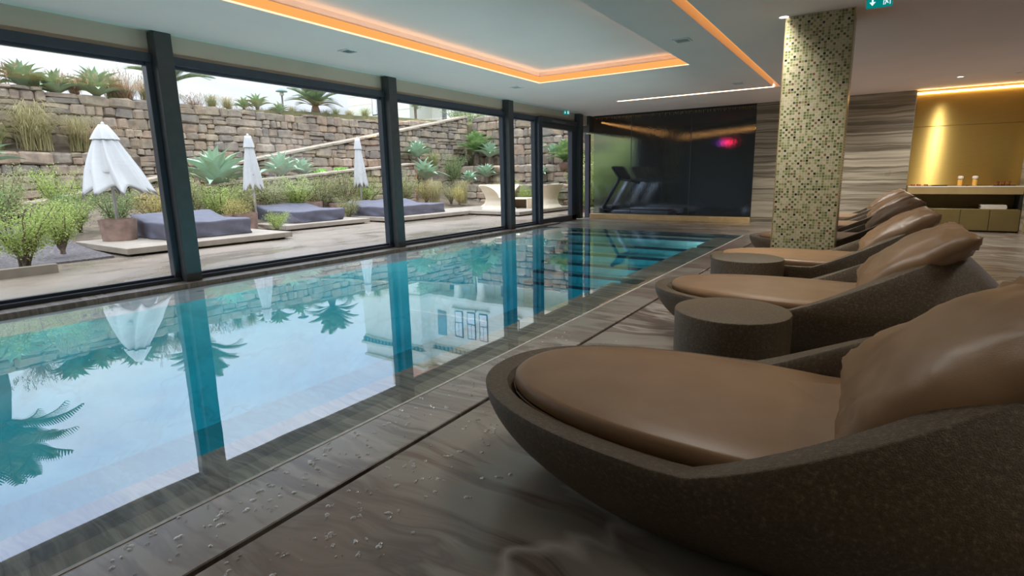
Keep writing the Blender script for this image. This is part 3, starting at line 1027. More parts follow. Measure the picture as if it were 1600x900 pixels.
def side_tables():
    r, h = 0.280, 0.42
    m = MB().lathe([(r - .012, 0.0), (r - .004, 0.004), (r, 0.02), (r, h - .008), (r - .004, h - .002), (r - .012, h), (0.02, h)], 64)
    me = m.mesh('side_table', M['shell'], angle=40)
    for (x, y), l in (((-0.545, 2.74), 'round dark bronze drum side table behind the nearest lounger'),
                      ((-0.81, 4.555), 'round dark bronze drum side table behind the second lounger')):
        t = thing('side_table', l, 'side table', (x, y, 0), group='bronze drum side tables')
        put('drum', me, t)


side_tables()


def water_drops():
    m = MB()
    rg = random.Random(3)
    for i in range(330):
        x = rg.uniform(-1.86, -1.60) if rg.random() < .5 else -1.5 + abs(rg.gauss(0, .22))
        y = rg.uniform(0.35, 2.3) if rg.random() < .8 else rg.uniform(2, 3.2)
        cx_, cy_ = x, y
        for k in range(rg.choice((1, 1, 2, 3))):
            r = rg.uniform(.003, .008)
            n = 8
            cx_ += rg.uniform(-.014, .014); cy_ += rg.uniform(-.014, .014)
            sx, sy = rg.uniform(.7, 1.8), rg.uniform(.7, 1.6)
            ring = lambda s, z: [(cx_ + math.cos(6.283 * j / n) * r * s * sx, cy_ + math.sin(6.283 * j / n) * r * s * sy, z) for j in range(n)]
            m.rings([ring(1, .0003), ring(.88, .0022), ring(.5, .0040), ring(.12, .0046)], False, True)
    mt, t = newmat('water_drop')
    lw = t.n('ShaderNodeLayerWeight', {'Blend': 0.5})
    f = t.math('MULTIPLY_ADD', t.math('POWER', lw.outputs['Facing'], 2.0), 0.70, 0.22)
    t.out(t.n('ShaderNodeMixShader', {0: f, 1: t.n('ShaderNodeBsdfTransparent', {'Color': (0.93, 0.93, 0.93)}).outputs[0],
                                      2: t.n('ShaderNodeBsdfGlossy', {'Color': (1, 1, 1), 'Roughness': 0.05}).outputs[0]}))
    put('water_drops', m.mesh('water_drops', mt, smooth=True), kind='stuff', label='splashed water drops on the deck beside the pool', category='water')


water_drops()


def niche_items():
    yb = YF + .04
    # floating counter with an open shelf and a row of cupboards below
    t = thing('counter', 'pale gold floating counter along the gold niche wall', 'counter', (0.58, yb, 0))
    box('worktop', (0.0, 1.635, -.42, 0, 0.665, 0.81), M['gold_shelf'], t, 0.004)
    box('lit_edge', (0.0, 1.635, -.424, -.416, 0.795, 0.811), M['white'], t, 0.0)
    c = thing('cabinet', 'low olive gold cabinet with flat doors under the niche counter', 'cabinet', (0.58, yb, 0))
    box('body', (0.0, 1.635, -.40, 0, 0.02, 0.405), M['cabinet'], c, 0.003)
    for i in range(4):
        x = i * 0.41
        box('door', (x + .003, x + .405, -.42, -.40, 0.025, 0.40), M['cabinet'], c, 0.003)
    box('plinth', (0.0, 1.635, -.36, 0, 0.0, 0.02), M['tray'], c)
    box('side', (1.60, 1.64, -.41, 0, 0.40, 0.67), M['tray'], c)
    # folded towel: three rolled layers
    w = thing('folded_towel', 'folded white towel on the shelf under the niche counter', 'towel', (1.86, yb - .24, 0.405))
    for k, (z, dx) in enumerate(((0.002, 0), (0.027, .006), (0.052, -.004))):
        pr = [(-.17, z), (.165, z), (.178, z + .006), (.178, z + .017), (.165, z + .023), (-.17, z + .023), (-.182, z + .017), (-.182, z + .006)]
        put('fold', MB().rings([[(px + dx, yy, pz) for px, pz in pr] for yy in (-.11, -.105, .10, .11)], True, True).mesh('fold', M['towel'], smooth=False), w)
    # amber jars with pale lids
    body = MB().lathe([(.030, 0), (.036, .004), (.037, .10), (.030, .115), (.024, .12)], 20).mesh('jar', M['amber'], angle=40)
    lid = MB().lathe([(.026, .12), (.040, .125), (.046, .15), (.040, .170), (.020, .178)], 20).mesh('lid', M['towel'], angle=40)
    for x, l in ((1.36, 'left amber jar with a pale top on the niche counter'), (1.57, 'right amber jar with a pale top on the niche counter')):
        j = thing('amber_jar', l, 'jar', (x, yb - .2, .811), group='amber jars on the niche counter')
        put('body', body, j)
        put('lid', lid, j)
    ds = thing('soap_dish', 'tiny red dish between the amber jars on the niche counter', 'dish', (1.46, yb - .26, .811))
    put('dish', MB().lathe([(.015, 0), (.03, .012), (.027, .012), (.01, .004)], 16).mesh('dish', M['copper'], smooth=True), ds)
    tr = thing('tray', 'flat dark tray left of the amber jars on the niche counter', 'tray', (1.06, yb - .22, .811))
    box('base', (-.12, .12, -.07, .07, 0, .008), M['tray'], tr, .003)
    box('rim', (-.12, .12, -.07, -.062, .008, .016), M['tray'], tr)
    box('rim', (-.12, .12, .062, .07, .008, .016), M['tray'], tr)
    tr = thing('tray', 'dark tray carrying copper cups at the right of the niche counter', 'tray', (1.97, yb - .22, .811))
    box('base', (-.15, .15, -.08, .08, 0, .008), M['tray'], tr, .003)
    box('rim', (-.15, .15, -.08, -.072, .008, .014), M['tray'], tr)
    cup = MB().lathe([(.022, 0), (.026, .004), (.030, .07), (.027, .07), (.023, .008)], 20).mesh('cup', M['copper'], angle=40)
    cg = MB().lathe([(.032, 0), (.035, .03), (.033, .03), (.028, .005)], 20).mesh('bowl', M['copper'], angle=40)
    for x, l in ((1.885, 'left copper cup on the dark tray'), (1.96, 'middle copper cup on the dark tray'), (2.035, 'right copper cup on the dark tray')):
        thing('copper_cup', l, 'cup', (x, yb - .22, .819), group='copper cups on the dark tray', mesh=cup)
    for x, l in ((0.66, 'first low copper bowl at the left end of the niche counter'), (0.75, 'second low copper bowl at the left end of the niche counter'),
                 (0.86, 'third low copper bowl from the left end of the niche counter')):
        thing('copper_bowl', l, 'bowl', (x, yb - .24, .811), group='copper bowls on the niche counter', mesh=cg)


niche_items()


def treadmills():
    for k, (y, lab) in enumerate(((13.25, 'treadmill in the gym nearest to the wet glass'), (14.35, 'second treadmill in the gym behind the wet glass'), (15.35, 'farthest treadmill in the gym behind the wet glass'))):
        t = thing('treadmill', lab, 'treadmill', (-5.80 + .05 * k, y, 0), group='treadmills in the gym')
        box('running_deck', (-.15, 1.6, -.36, .36, .06, .20), M['treadmill_grey'], t, .03)
        box('belt', (.1, 1.55, -.25, .25, .20, .215), M['treadmill'], t)
        box('motor_hood', (-.3, .15, -.36, .36, .05, .30), M['treadmill'], t, .06)
        for s in (-.34, .34):
            put('upright', MB().tube([(-.15, s, .25), (.08, s, .65), (.30, s, 1.0)], .045, 8).mesh('upright', M['treadmill_grey' if s > 0 else 'treadmill'], smooth=True), t)
            put('handrail', MB().tube([(.28, s, .98), (.55, s, .96), (.85, s, .90)], .028, 8).mesh('handrail', M['treadmill'], smooth=True), t)
        Mx = Matrix.Translation((.22, 0, 1.12)) @ Matrix.Rotation(R(-35), 4, 'Y')
        put('console', MB().box(-.03, .04, -.38, .38, -.18, .24, .02, Mx).mesh('console', M['treadmill'], angle=35), t)
        box('foot', (-.25, 1.5, -.34, -.28, 0, .06), M['treadmill'], t)
        box('foot', (-.25, 1.5, .28, .34, 0, .06), M['treadmill'], t)
    b = thing('exercise_ball', 'pale exercise ball on the gym floor behind the wet glass', 'ball', (-2.55, 14.2, .15))
    bm = bmesh.new()
    bmesh.ops.create_uvsphere(bm, u_segments=20, v_segments=12, radius=.15)
    me = bpy.data.meshes.new('ball'); bm.to_mesh(me); bm.free(); me.materials.append(M['treadmill_grey'])
    put('ball', me, b)
    put('valve', MB().lathe([(.008, .148), (.006, .155)], 10).mesh('valve', M['treadmill']), b)


treadmills()

# ------------------------------------------------------------------ garden: ground


def wtop(y):          # top of the ramp wall
    return max(0.35, 0.62 + (y - 3.2) * 0.2035)


def sheet(name, xs, ys, zf, m, label):
    """ground surface with thickness following zf(x, y)"""
    mb = MB()
    top = [(x, y, zf(x, y)) for x in xs for y in ys]
    n, k = len(xs), len(ys)
    bot = [(x, y, -0.6) for x in xs for y in ys]
    fs = [(i * k + j, (i + 1) * k + j, (i + 1) * k + j + 1, i * k + j + 1) for i in range(n - 1) for j in range(k - 1)]
    mb.add(top, fs)
    mb.add(bot, [tuple(reversed(f)) for f in fs])
    # skirts
    b = n * k
    edge = [(i * k, (i + 1) * k) for i in range(n - 1)] + [(i * k + k - 1, (i + 1) * k + k - 1) for i in range(n - 1)] + \
           [(j, j + 1) for j in range(k - 1)] + [((n - 1) * k + j, (n - 1) * k + j + 1) for j in range(k - 1)]
    mb.f += [(p, q, q + b, p + b) for p, q in edge]
    return put(name, mb.mesh(name, m, smooth=False), label=label, **ST)


def fr(a, b, s):
    n = max(1, int(round(abs(b - a) / s)))
    return [a + (b - a) * i / n for i in range(n + 1)]


def nz(x, y, s=1.0, a=0.05):
    return mnoise.noise(Vector((x * s, y * s, 3.3))) * a


def grounds():
    put('patio_ground', MB().box(-13.2, -6.40, -6, 18.2, -0.5, 0.0).mesh('patio', M['paving']), label='wet beige paved patio outside the windows', **ST)
    sheet('ground_bed', fr(-8.62, -14.5, .35), fr(-6, 2.32, .35), lambda x, y: 0.06 + max(0, (-8.9 - x)) * 0.065 + nz(x, y, 1.3, .05), M['mulch'], 'dark mulch planting bed at the left beside the patio')
    # mulch tongue between the paving and the first platform
    sheet('ground_bed', fr(-9.4, -14.5, .35), fr(2.32, 3.2, .3), lambda x, y: max(0.0, 0.03 + max(0, (-9.4 - x)) * 0.085) + nz(x, y, 1.3, .04), M['mulch'], 'dark mulch strip left of the first platform')
    sheet('ground_bed', fr(-11.3, -14.5, .4), fr(3.2, 18.2, .4), lambda x, y: 0.05 + max(0, (-11.3 - x)) * 0.16 + nz(x, y, 1.1, .05), M['soil'], 'planting bed behind the platforms')
    sheet('ground_terrace', fr(-13.15, -14.5, .3), fr(7.0, 13.4, .4), lambda x, y: 0.86 + (y - 7.0) * 0.085 + nz(x, y, 1.2, .03), M['red_mulch'], 'red mulch ledge above the low stone wall')
    sheet('ground_ramp', fr(-14.8, -17.0, .5), fr(-6, 18.0, .6), lambda x, y: wtop(y) - 0.14, M['soil'], 'sloping path behind the ramp wall')
    sheet('ground_terrace', fr(-16.15, -17.2, .3), fr(-6, 6.4, .4), lambda x, y: 1.74 + max(0, (-16.15 - x)) * .35 + nz(x, y, 1.5, .06), M['soil'], 'earth terrace above the lower left stone wall')
    sheet('ground_upper', fr(-17.2, -60, 2.2), fr(-12, 60, 2.2), lambda x, y: 3.22 + max(0, y - 8) * 0.045 + max(0, (-17.2 - x)) * 0.03 + nz(x, y, .5, .1), M['meadow'], 'grassy ground above the tall stone wall')
    sheet('ground_upper', fr(-5.0, -17.2, 2.2), fr(18.35, 60, 2.2), lambda x, y: 3.30 + max(0, y - 18) * 0.07 + nz(x, y, .5, .1), M['meadow'], 'grassy ground above the end stone wall')
    put('ground_lawn', MB().box(-9.2, -6.45, 15.6, 20, -.3, .02).mesh('lawn', M['meadow']), label='green patch outside the gym window', **ST)
    k = put('trim_11', None, label='pale concrete kerb round the mulch bed', **ST)
    box('kerb', (-8.60, -8.50, -6, 2.30, -.1, .115), M['concrete'], k, .006)


grounds()

# ------------------------------------------------------------------ rubble walls
rs = random.Random(11)


def stone_meshes(n=20):
    out = []
    for i in range(n):
        mb = MB().box(-.5, .5, -.5, .5, -.5, .5, rs.uniform(.12, .20))
        mb.v = [(x + rs.uniform(-.045, .045), y + rs.uniform(-.05, .05), z + rs.uniform(-.06, .06)) for x, y, z in mb.v]
        out.append(mb.mesh('stone', M['stone']))
    return out


STONES = stone_meshes()


def rubble_wall(label, p0, p1, zb, zt, mean_h=0.24, mean_w=0.46, depth=0.30, cap=None, name='retaining_wall', keep=300):
    p0, p1 = Vector((*p0, 0)), Vector((*p1, 0))
    d = p1 - p0
    L = d.length
    ang = math.atan2(d.y, d.x)
    Mx = Matrix.Translation(p0) @ Matrix.Rotation(ang, 4, 'Z')       # local +y points away from the house for our walls
    root = put(name, None, None, tuple(p0), (0, 0, ang), label=label, kind='structure')
    zbf = zb if callable(zb) else (lambda t: zb)
    ztf = zt if callable(zt) else (lambda t: zt)
    # core
    n = max(2, int(L / 1.0))
    ts = [L * i / n for i in range(n + 1)]
    rings = [[(t, .10, zbf(t) - .5), (t, depth + .35, zbf(t) - .5), (t, depth + .35, ztf(t) - .05), (t, .10, ztf(t) - .05)] for t in ts]
    put('wall_core', MB().rings(rings, True, True).mesh('wall_core', M['mortar']), root)
    stones = []
    zmin = min(zbf(t) for t in ts)
    zmax = max(ztf(t) for t in ts)
    z = zmin
    while z < zmax:
        h = mean_h * rs.uniform(.72, 1.32)
        t = -rs.uniform(0, .3)
        while t < L:
            w = mean_w * rs.choice((.5, .7, .9, 1.0, 1.2, 1.5)) * rs.uniform(.9, 1.1)
            a, b = max(t, 0), min(t + w, L)
            tm = (a + b) / 2
            lo, hi = z, z + h
            top = ztf(tm)
            if b - a > .08 and hi > zbf(tm) and lo < top - .07:
                if hi > top - .08:
                    hi = top
                cuts = [(a, b, lo, hi)]
                if hi - lo > .2 and rs.random() < .22:
                    f = lo + (hi - lo) * rs.uniform(.4, .6)
                    cuts = [(a, b, lo, f), (a, b, f, hi)]
                elif b - a > .4 and rs.random() < .2:
                    f = a + (b - a) * rs.uniform(.35, .65)
                    cuts = [(a, f, lo, hi), (f, b, lo + 0.03, hi)]
                for (x0, x1, z0, z1) in cuts:
                    stones.append((x0, x1, z0, z1))
            t += w
        z += h
    C0 = Vector((0, 0, 1.1))
    stones.sort(key=lambda s: (Mx @ Vector(((s[0] + s[1]) / 2, 0, (s[2] + s[3]) / 2)) - C0).length)
    rest = MB()
    for i, (x0, x1, z0, z1) in enumerate(stones):
        dp = depth * rs.uniform(.85, 1.1)
        loc = ((x0 + x1) / 2, dp / 2 + rs.uniform(-.035, .03), (z0 + z1) / 2)
        sc = (x1 - x0 + .004, dp, z1 - z0 + .002)
        rot = (rs.uniform(-.04, .04), rs.uniform(-.07, .07), rs.uniform(-.06, .06))
        me = rs.choice(STONES)
        if i < keep:
            put('stone', me, root, loc, rot, sc)
        else:
            X = Matrix.LocRotScale(Vector(loc), Euler(rot), Vector(sc))
            rest.add([X @ v.co for v in me.vertices], [tuple(p.vertices) for p in me.polygons])
    if rest.v:
        put('far_stones', rest.mesh('far_stones', M['stone'], fix=False), root, kind='stuff')
    if cap:
        t = 0.0
        while t < L - .05:
            w = min(rs.uniform(.8, 1.5), L - t)
            a, b = t + .008, t + w - .008
            za, zb_ = ztf(a), ztf(b)
            j = rs.uniform(-.012, .012)
            m = MB()
            m.rings([[(a, -.06, za + j), (a, depth + .2, za + j), (a, depth + .2, za + cap + j), (a, -.06, za + cap * .8 + j)],
                     [(b, -.06, zb_ + j), (b, depth + .2, zb_ + j), (b, depth + .2, zb_ + cap + j), (b, -.06, zb_ + cap * .8 + j)]], True, True)
            put('capping_stone', m.mesh('capping_stone', M['cap_stone']), root)
            t += w
    return root


def walls():
    # local +y must point to -X (away from the house): run walls from +Y to ... so start at the low-Y end
    rubble_wall('tall rubble stone wall at the back of the garden', (-17.0, 0.0), (-17.0, 19.5), lambda t: max(0.9, wtop(t) - .2) if t > 5.5 else 1.7,
                lambda t: 3.42 - .012 * abs(t - 8) - (0.10 if 5 < t < 12 else 0) + (max(0, t - 14) * 0.07), 0.235, 0.42)
    rubble_wall('rubble stone wall with a rising pale capping along the garden ramp', (-14.5, 1.5), (-14.5, 17.9), lambda t: 0.0 if t < 6 else .5,
                lambda t: wtop(t + 1.5) - .07, 0.225, 0.42, cap=.075)
    rubble_wall('lower left rubble stone wall under the grassy terrace', (-16.0, -1.5), (-16.0, 6.2), lambda t: .2 + .08 * t, lambda t: 1.74 + .012 * t, 0.27, 0.36)
    rubble_wall('low rubble wall behind the covered daybeds', (-13.0, 6.6), (-13.0, 13.2), .2, lambda t: 0.98 + t * 0.085, 0.22, 0.38, cap=.06)
    rubble_wall('tall rubble wall closing the end of the garden', (-14.4, 18.0), (-9.2, 18.0), .4, lambda t: 3.55 - .01 * t, 0.32, 0.54)
    rubble_wall('upper planted rubble ledge before the end wall', (-14.2, 16.9), (-7.6, 16.9), .3, lambda t: 1.55 - .01 * t, 0.30, 0.55)
    rubble_wall('lowest planted rubble ledge before the end wall', (-13.2, 15.6), (-8.2, 15.6), .05, lambda t: .82, 0.27, 0.5)
    put('ground_terrace', MB().box(-14.2, -7.6, 17.2, 18.1, .2, 1.50).mesh('terrace', M['soil']), label='planted earth of the upper end ledge', **ST)
    put('ground_terrace', MB().box(-13.2, -8.2, 15.9, 17.0, .0, .78).mesh('terrace', M['soil']), label='planted earth of the lowest end ledge', **ST)
    # loose fallen boulders at the foot of the ramp wall
    for i, (x, y, z, s) in enumerate(((-13.9, 2.9, .55, .42), (-13.8, 3.35, .62, .36), (-14.0, 2.3, .5, .45))):
        l = ('left boulder at the foot of the garden ramp', 'right boulder at the foot of the garden ramp', 'middle boulder at the foot of the garden ramp')[(2, 1, 0)[i]]
        thing('boulder', l, 'boulder', (x, y, z), rs.uniform(0, 3), mesh=rs.choice(STONES)).scale = (s * 1.4, s, s * .7)


walls()

# ------------------------------------------------------------------ garden furniture


def platforms():
    for (x0, x1, y0, y1, l) in ((-11.25, -9.25, 3.32, 6.02, 'low concrete platform under the covered daybed nearest the viewer'), (-12.5, -10.55, 6.72, 9.02, 'low concrete platform under the middle covered daybed'),
                                (-12.4, -9.95, 9.28, 12.2, 'low concrete platform under the farthest covered daybed'), (-11.4, -8.2, 12.26, 15.5, 'low concrete platform carrying the cream lounge chairs')):
        t = thing('platform', l, 'platform', (0, 0, 0), group='low concrete daybed platforms')
        box('slab', (x0, x1, y0, y1, .035, .13), M['concrete'], t, .008)
        box('plinth', (x0 + .1, x1 - .1, y0 + .1, y1 - .1, -.02, .036), M['dark_gap'], t)


platforms()


def daybed(lab, x0, x1, y0, y1, h, seed, zb=.13):
    """covered daybed: slack cloth with a raised back ridge over a mattress box"""
    t = thing('covered_daybed', lab, 'daybed', ((x0 + x1) / 2, (y0 + y1) / 2, zb), group='covered daybeds on the platforms')
    W, L = (x1 - x0), (y1 - y0)
    N = 56
    ring_n = 4 * N
    def per(k, s=1.0):
        q, f = divmod(k, N)
        f = f / N * 2 - 1
        hx, hy = W / 2 * s, L / 2 * s
        x, y = ((f * hx, -hy), (hx, f * hy), (-f * hx, hy), (-hx, -f * hy))[q]
        r = .06
        # soften corners
        x = math.copysign(min(abs(x), hx), x)
        return x, y
    rings = []
    for i in range(9):
        v = i / 8
        r = []
        for k in range(ring_n):
            x, y = per(k)
            wr = mnoise.noise(Vector((x * 2.2 + seed, y * 2.2, v * 1.2))) * .022 + mnoise.noise(Vector((x * 7 + seed, y * 7, v * 2))) * .014
            wr += 0.016 * math.sin((x + y) * 9 + v * 6 + seed) * (1 - v)
            s = 1.0 + (wr * (1 - v * .8)) / max(W, L) * 2 - 0.02 * (1 - v)
            hh = h * (1 + 0.03 * mnoise.noise(Vector((x * 1.3, y * 1.3, seed))))
            r.append((x * s, y * s, .004 + v * (hh - .03)))
        rings.append(r)
    for s, dz in ((.992, .022), (.97, .030), (.85, .034), (.7, .038), (.5, .042), (.3, .046), (.1, .048)):
        r = []
        for k in range(ring_n):
            x, y = per(k, s)
            back = max(0.0, (-x / (W / 2) - .25)) * .17
            z = h - .03 + dz + back * (1 if s < .98 else .6) + mnoise.noise(Vector((x * 2.5 + seed, y * 2.5, 5))) * .016
            z += .006 * math.sin(x * 5 + y * 8 + seed)
            r.append((x, y, z))
        rings.append(r)
    put('cover', MB().rings(rings, True, True).mesh('cover', M['cover'], smooth=True), t)
    put('hem_cord', MB().tube([(p[0] * 1.004, p[1] * 1.004, .02) for p in rings[0][::8] + rings[0][:1]], .008, 6, False).mesh('hem_cord', M['cover'], smooth=True), t)


daybed('slate cloth covered daybed nearest the viewer, behind the first column', -11.15, -9.75, 4.12, 5.52, .285, 1.0)
daybed('slate cloth covered daybed in the middle, seen through the second bay', -12.35, -10.85, 7.12, 8.50, .27, 5.0)
daybed('slate cloth covered daybed farthest away, behind the second column', -11.9, -10.32, 9.42, 11.55, .26, 9.0)


def pots():
    me = MB().lathe([(.235, 0), (.24, .005), (.268, .35), (.268, .36), (.252, .36), (.248, .31)], 36, cap1=False).mesh('pot', M['corten'], angle=40)
    so = MB().lathe([(.249, .308), (.249, .315), (.02, .325)], 24).mesh('soil', M['soil'])
    for x, y, z, s, l in ((-10.78, 3.80, .13, 1.0, 'rusty steel planter holding the nearest parasol'), (-11.45, 6.35, .05, 1.0, 'rusty steel planter holding the middle parasol'),
                          (-12.15, 9.55 - .2, .13, .9, 'rusty steel planter holding the farthest parasol'), (-11.55, 5.88, .05, .95, 'low rusty planter at the right corner of the nearest daybed'),
                          (-12.5, 8.75, .13, 1.1, 'low rusty planter behind the middle daybed'), (-12.2, 11.5, .13, 1.0, 'low rusty planter behind the farthest daybed')):
        t = thing('steel_planter', l, 'planter', (x, y, z), group='rusty steel planters')
        t.scale = (s, s, s)
        put('pot', me, t)
        put('soil', so, t)


pots()


def parasol(lab, x, y, zb, ztop, zhem, rhem, seed, lean=0.0):
    t = thing('closed_parasol', lab, 'parasol', (x, y, zb), RNG.uniform(0, 1), group='closed white parasols')
    H = ztop - zb
    zh = zhem - zb
    put('pole', MB().tube([(0, 0, 0.26), (0, 0, H - .03)], .024, 12).mesh('pole', M['pole'], smooth=True), t)
    N = 96
    rg = random.Random(seed)
    ph = [rg.uniform(-.35, .35) for _ in range(8)]
    am = [rg.uniform(.75, 1.2) for _ in range(8)]
    def ring(v, cap=False):
        r = []
        for k in range(N):
            q = 2 * math.pi * k / N
            lobe = int(q / (2 * math.pi) * 8) % 8
            f = (q / (2 * math.pi) * 8) % 1.0
            pleat = abs(math.sin(math.pi * f)) ** .8
            rad = .035 + (rhem - .035) * v ** .85 * (0.52 + 0.48 * (1 - pleat) * am[lobe] + 0.06 * math.sin(3 * q + seed))
            if cap:
                rad = rad * 1.12 + .022
            hem = 0.0
            zz = H - v * (H - zh)
            if v > .7:
                zz -= (v - .7) / .3 * .16 * ((1 - pleat) - .45) * am[lobe]
            tw = .35 * v * math.sin(seed)
            xx, yy = rad * math.cos(q + tw), rad * math.sin(q + tw)
            r.append((xx + lean * v * v * .3, yy + lean * v * v * .12, zz))
        return r
    m = MB().rings([ring(i / 16) for i in range(17)], True, False)
    ob = put('canopy', m.mesh('canopy', M['canvas'], smooth=True), t)
    sol = ob.modifiers.new('thick', 'SOLIDIFY'); sol.thickness = .006
    m = MB().rings([ring(v, True) for v in (0.0, .05, .1, .15, .19, .22)], True, False)
    put('vent_cap', m.mesh('vent_cap', M['canvas'], smooth=True), t)
    put('finial', MB().lathe([(.012, H - .01), (.03, H + .005), (.022, H + .035), (.006, H + .05)], 14).mesh('finial', M['canvas'], smooth=True), t)
    put('strap', MB().lathe([(rhem * .52, zh + .30), (rhem * .54, zh + .30), (rhem * .54, zh + .335), (rhem * .52, zh + .335)], 32, cap0=False, cap1=False).mesh('strap', M['canvas']), t)


parasol('white parasol nearest the viewer, loosely closed with a flared skirt', -10.78, 3.80, .13, 2.04, .97, .50, 1.3, .45)
parasol('white parasol in the middle, tightly closed', -11.45, 6.62, .05, 2.05, .93, .215, 2.1)
parasol('white parasol farthest away, tightly closed, in the second bay', -12.05, 10.05, .13, 2.19, .91, .215, 4.4)


def lounge_chairs():
    """cream moulded lounge chairs: waisted drum with a wraparound back and a cut-out seat"""
    def make(root, table=False):
        N = 64
        def prof(z):
            # waisted outline
            pts = [(0.0, .46), (.12, .36), (.26, .33), (.40, .36), (.55, .43), (.70, .50)]
            for (z0, r0), (z1, r1) in zip(pts, pts[1:]):
                if z <= z1:
                    f = (z - z0) / (z1 - z0)
                    f = f * f * (3 - 2 * f)
                    return r0 + (r1 - r0) * f
            return pts[-1][1]
        seat = .36
        base = MB().lathe([(prof(z), z) for z in [i * seat / 10 for i in range(11)]] + [(.30, seat + .015), (.05, seat + .018)], N)
        put('base', base.mesh('base', M['rattan'], angle=50), root)
        m = MB()
        a0, a1 = R(62), R(298)
        n = 44
        rings = []
        for i in range(n + 1):
            q = a0 + (a1 - a0) * i / n
            e = min(1.0, min(i, n - i) / 9)
            top = seat + .02 + (.34) * math.sin(e * math.pi / 2) ** .7
            r = []
            for k in range(9):
                z = seat - .02 + (top - seat + .02) * k / 8
                r.append((prof(z) * math.cos(q), prof(z) * math.sin(q), z))
            for k in range(8, -1, -1):
                z = seat - .02 + (top - seat + .02) * k / 8
                rr = prof(z) - .05
                r.append((rr * math.cos(q), rr * math.sin(q), z))
            rings.append(r)
        m.rings(rings, True, True)
        put('backrest', m.mesh('backrest', M['rattan'], angle=60), root)
    a = thing('lounge_chair', 'cream moulded lounge chair left of the third column', 'chair', (-9.65, 13.3, .13), R(12), 'cream moulded lounge chairs')
    make(a)
    a.scale = (1.15, 1.35, 1.0)
    b = dup(a, (-8.75, 14.6, .13), R(205), 'cream moulded lounge chair behind the glazed garden door')
    b.scale = (1.15, 1.45, 1.0)
    c = dup(a, (-10.4, 14.35, .13), R(300), 'cream moulded lounge chair at the back between the other two')
    t = thing('low_table', 'cream low block table between the lounge chairs', 'table', (-9.25, 13.95, .13), R(15))
    box('top', (-.33, .33, -.38, .38, .27, .31), M['rattan'], t, .01)
    box('side', (-.33, -.29, -.38, .38, 0, .27), M['rattan'], t, .006)
    box('side', (.29, .33, -.38, .38, 0, .27), M['rattan'], t, .006)
    box('back', (-.29, .29, .34, .38, 0, .27), M['rattan'], t, .006)


lounge_chairs()


def garden_lamp():
    t = thing('garden_lamp', 'slim black garden lamp post with a hat shade above the tall wall', 'lamp', (-19.0, 12.48, 3.3))
    put('post', MB().tube([(0, 0, 0), (0, 0, .92)], .03, 10).mesh('post', M['steel'], smooth=True), t)
    put('lantern', MB().lathe([(.05, .92), (.08, .95), (.07, 1.06), (.05, 1.08)], 16).mesh('lantern', M['pole'], smooth=True), t)
    put('hat_shade', MB().lathe([(.21, 1.06), (.20, 1.09), (.07, 1.17), (.01, 1.19)], 24).mesh('hat_shade', M['shutter'], smooth=True), t)


garden_lamp()

# ------------------------------------------------------------------ plants
rp = random.Random(5)


def agave_leaf_mesh(name, m, wide=.17):
    """one broad channelled leaf, length 1 along +x, tip bending down"""
    n = 7
    vs, fs = [], []
    for i in range(n + 1):
        t = i / n
        w = wide * (math.sin(math.pi * (0.16 + .84 * t) ** .9) ** .8) * (1 - t ** 6) + .004
        z = .16 * math.sin(t * 2.2) - .20 * t * t
        vs += [(t, -w, z + w * .5), (t, -w * .5, z + w * .12), (t, 0, z), (t, w * .5, z + w * .12), (t, w, z + w * .5)]
    for i in range(n):
        for k in range(4):
            a = i * 5 + k
            fs.append((a, a + 5, a + 6, a + 1))
    top = len(vs)
    vs += [(x, y * .9, z - .022 * (1 - x)) for x, y, z in vs]
    fs += [tuple(reversed([q + top for q in f])) for f in fs]
    mb = MB()
    mb.v, mb.f = vs, fs
    return mb.mesh(name, m, smooth=True, fix=False)


AG = {k: [agave_leaf_mesh('leaf', M[k], w) for w in (.15, .18, .21)] for k in ('agave', 'agave_top')}


def agave(lab, x, y, z, r, mat_key='agave', n=24, zground=None):
    t = thing('agave', lab, 'agave', (x, y, z - r * .35), rp.uniform(0, 6), group='broad leaved agaves in the garden')
    for i in range(n):
        f = i / (n - 1)
        el = R(80 - 70 * f ** .95 + rp.uniform(-6, 6))
        az = i * 2.39996 + rp.uniform(-.2, .2)
        L = r * (0.80 + .30 * f) * rp.uniform(.88, 1.1)
        put('leaf', rp.choice(AG[mat_key]), t, (r * .05 * math.cos(az), r * .05 * math.sin(az), r * .16 * (1 - f)), (0, -el, az), (L, L * rp.uniform(.85, 1.1), L))
    zg = -(r * .30) if zground is None else zground - (z - r * .35)
    put('stem', MB().tube([(0, 0, min(zg, -.05) - .05), (.01, 0, r * .14)], [r * .10, r * .12], 8).mesh('stem', M['bark'], smooth=True), t)


def frond_mesh(name, m, droop):
    mb = MB()
    n = 30
    pts = []
    for i in range(n + 1):
        t = i / n
        pts.append(Vector((t, 0, .16 * math.sin(t * 2.2) - droop * t ** 2.2)))
    mb.tube(pts, [.014 * (1 - .7 * i / n) for i in range(n + 1)], 4, False)
    for i in range(2, n + 1):
        t = i / n
        p = pts[i]
        l = .24 * math.sin(math.pi * (.12 + .85 * t)) ** .7 + .02
        for s in (-1, 1):
            d = Vector((.45, s * .86, .18)).normalized()
            q = p + d * l
            a = Vector((.023, 0, 0))
            mb.add([p - a, p + a, q + a * .3, q - a * .3], [(0, 1, 2, 3)])
    return mb.mesh(name, m, fix=False)


FR = {k: [frond_mesh('frond', M[k], d) for d in (.06, .14, .24)] for k in ('cycad', 'cycad_green')}


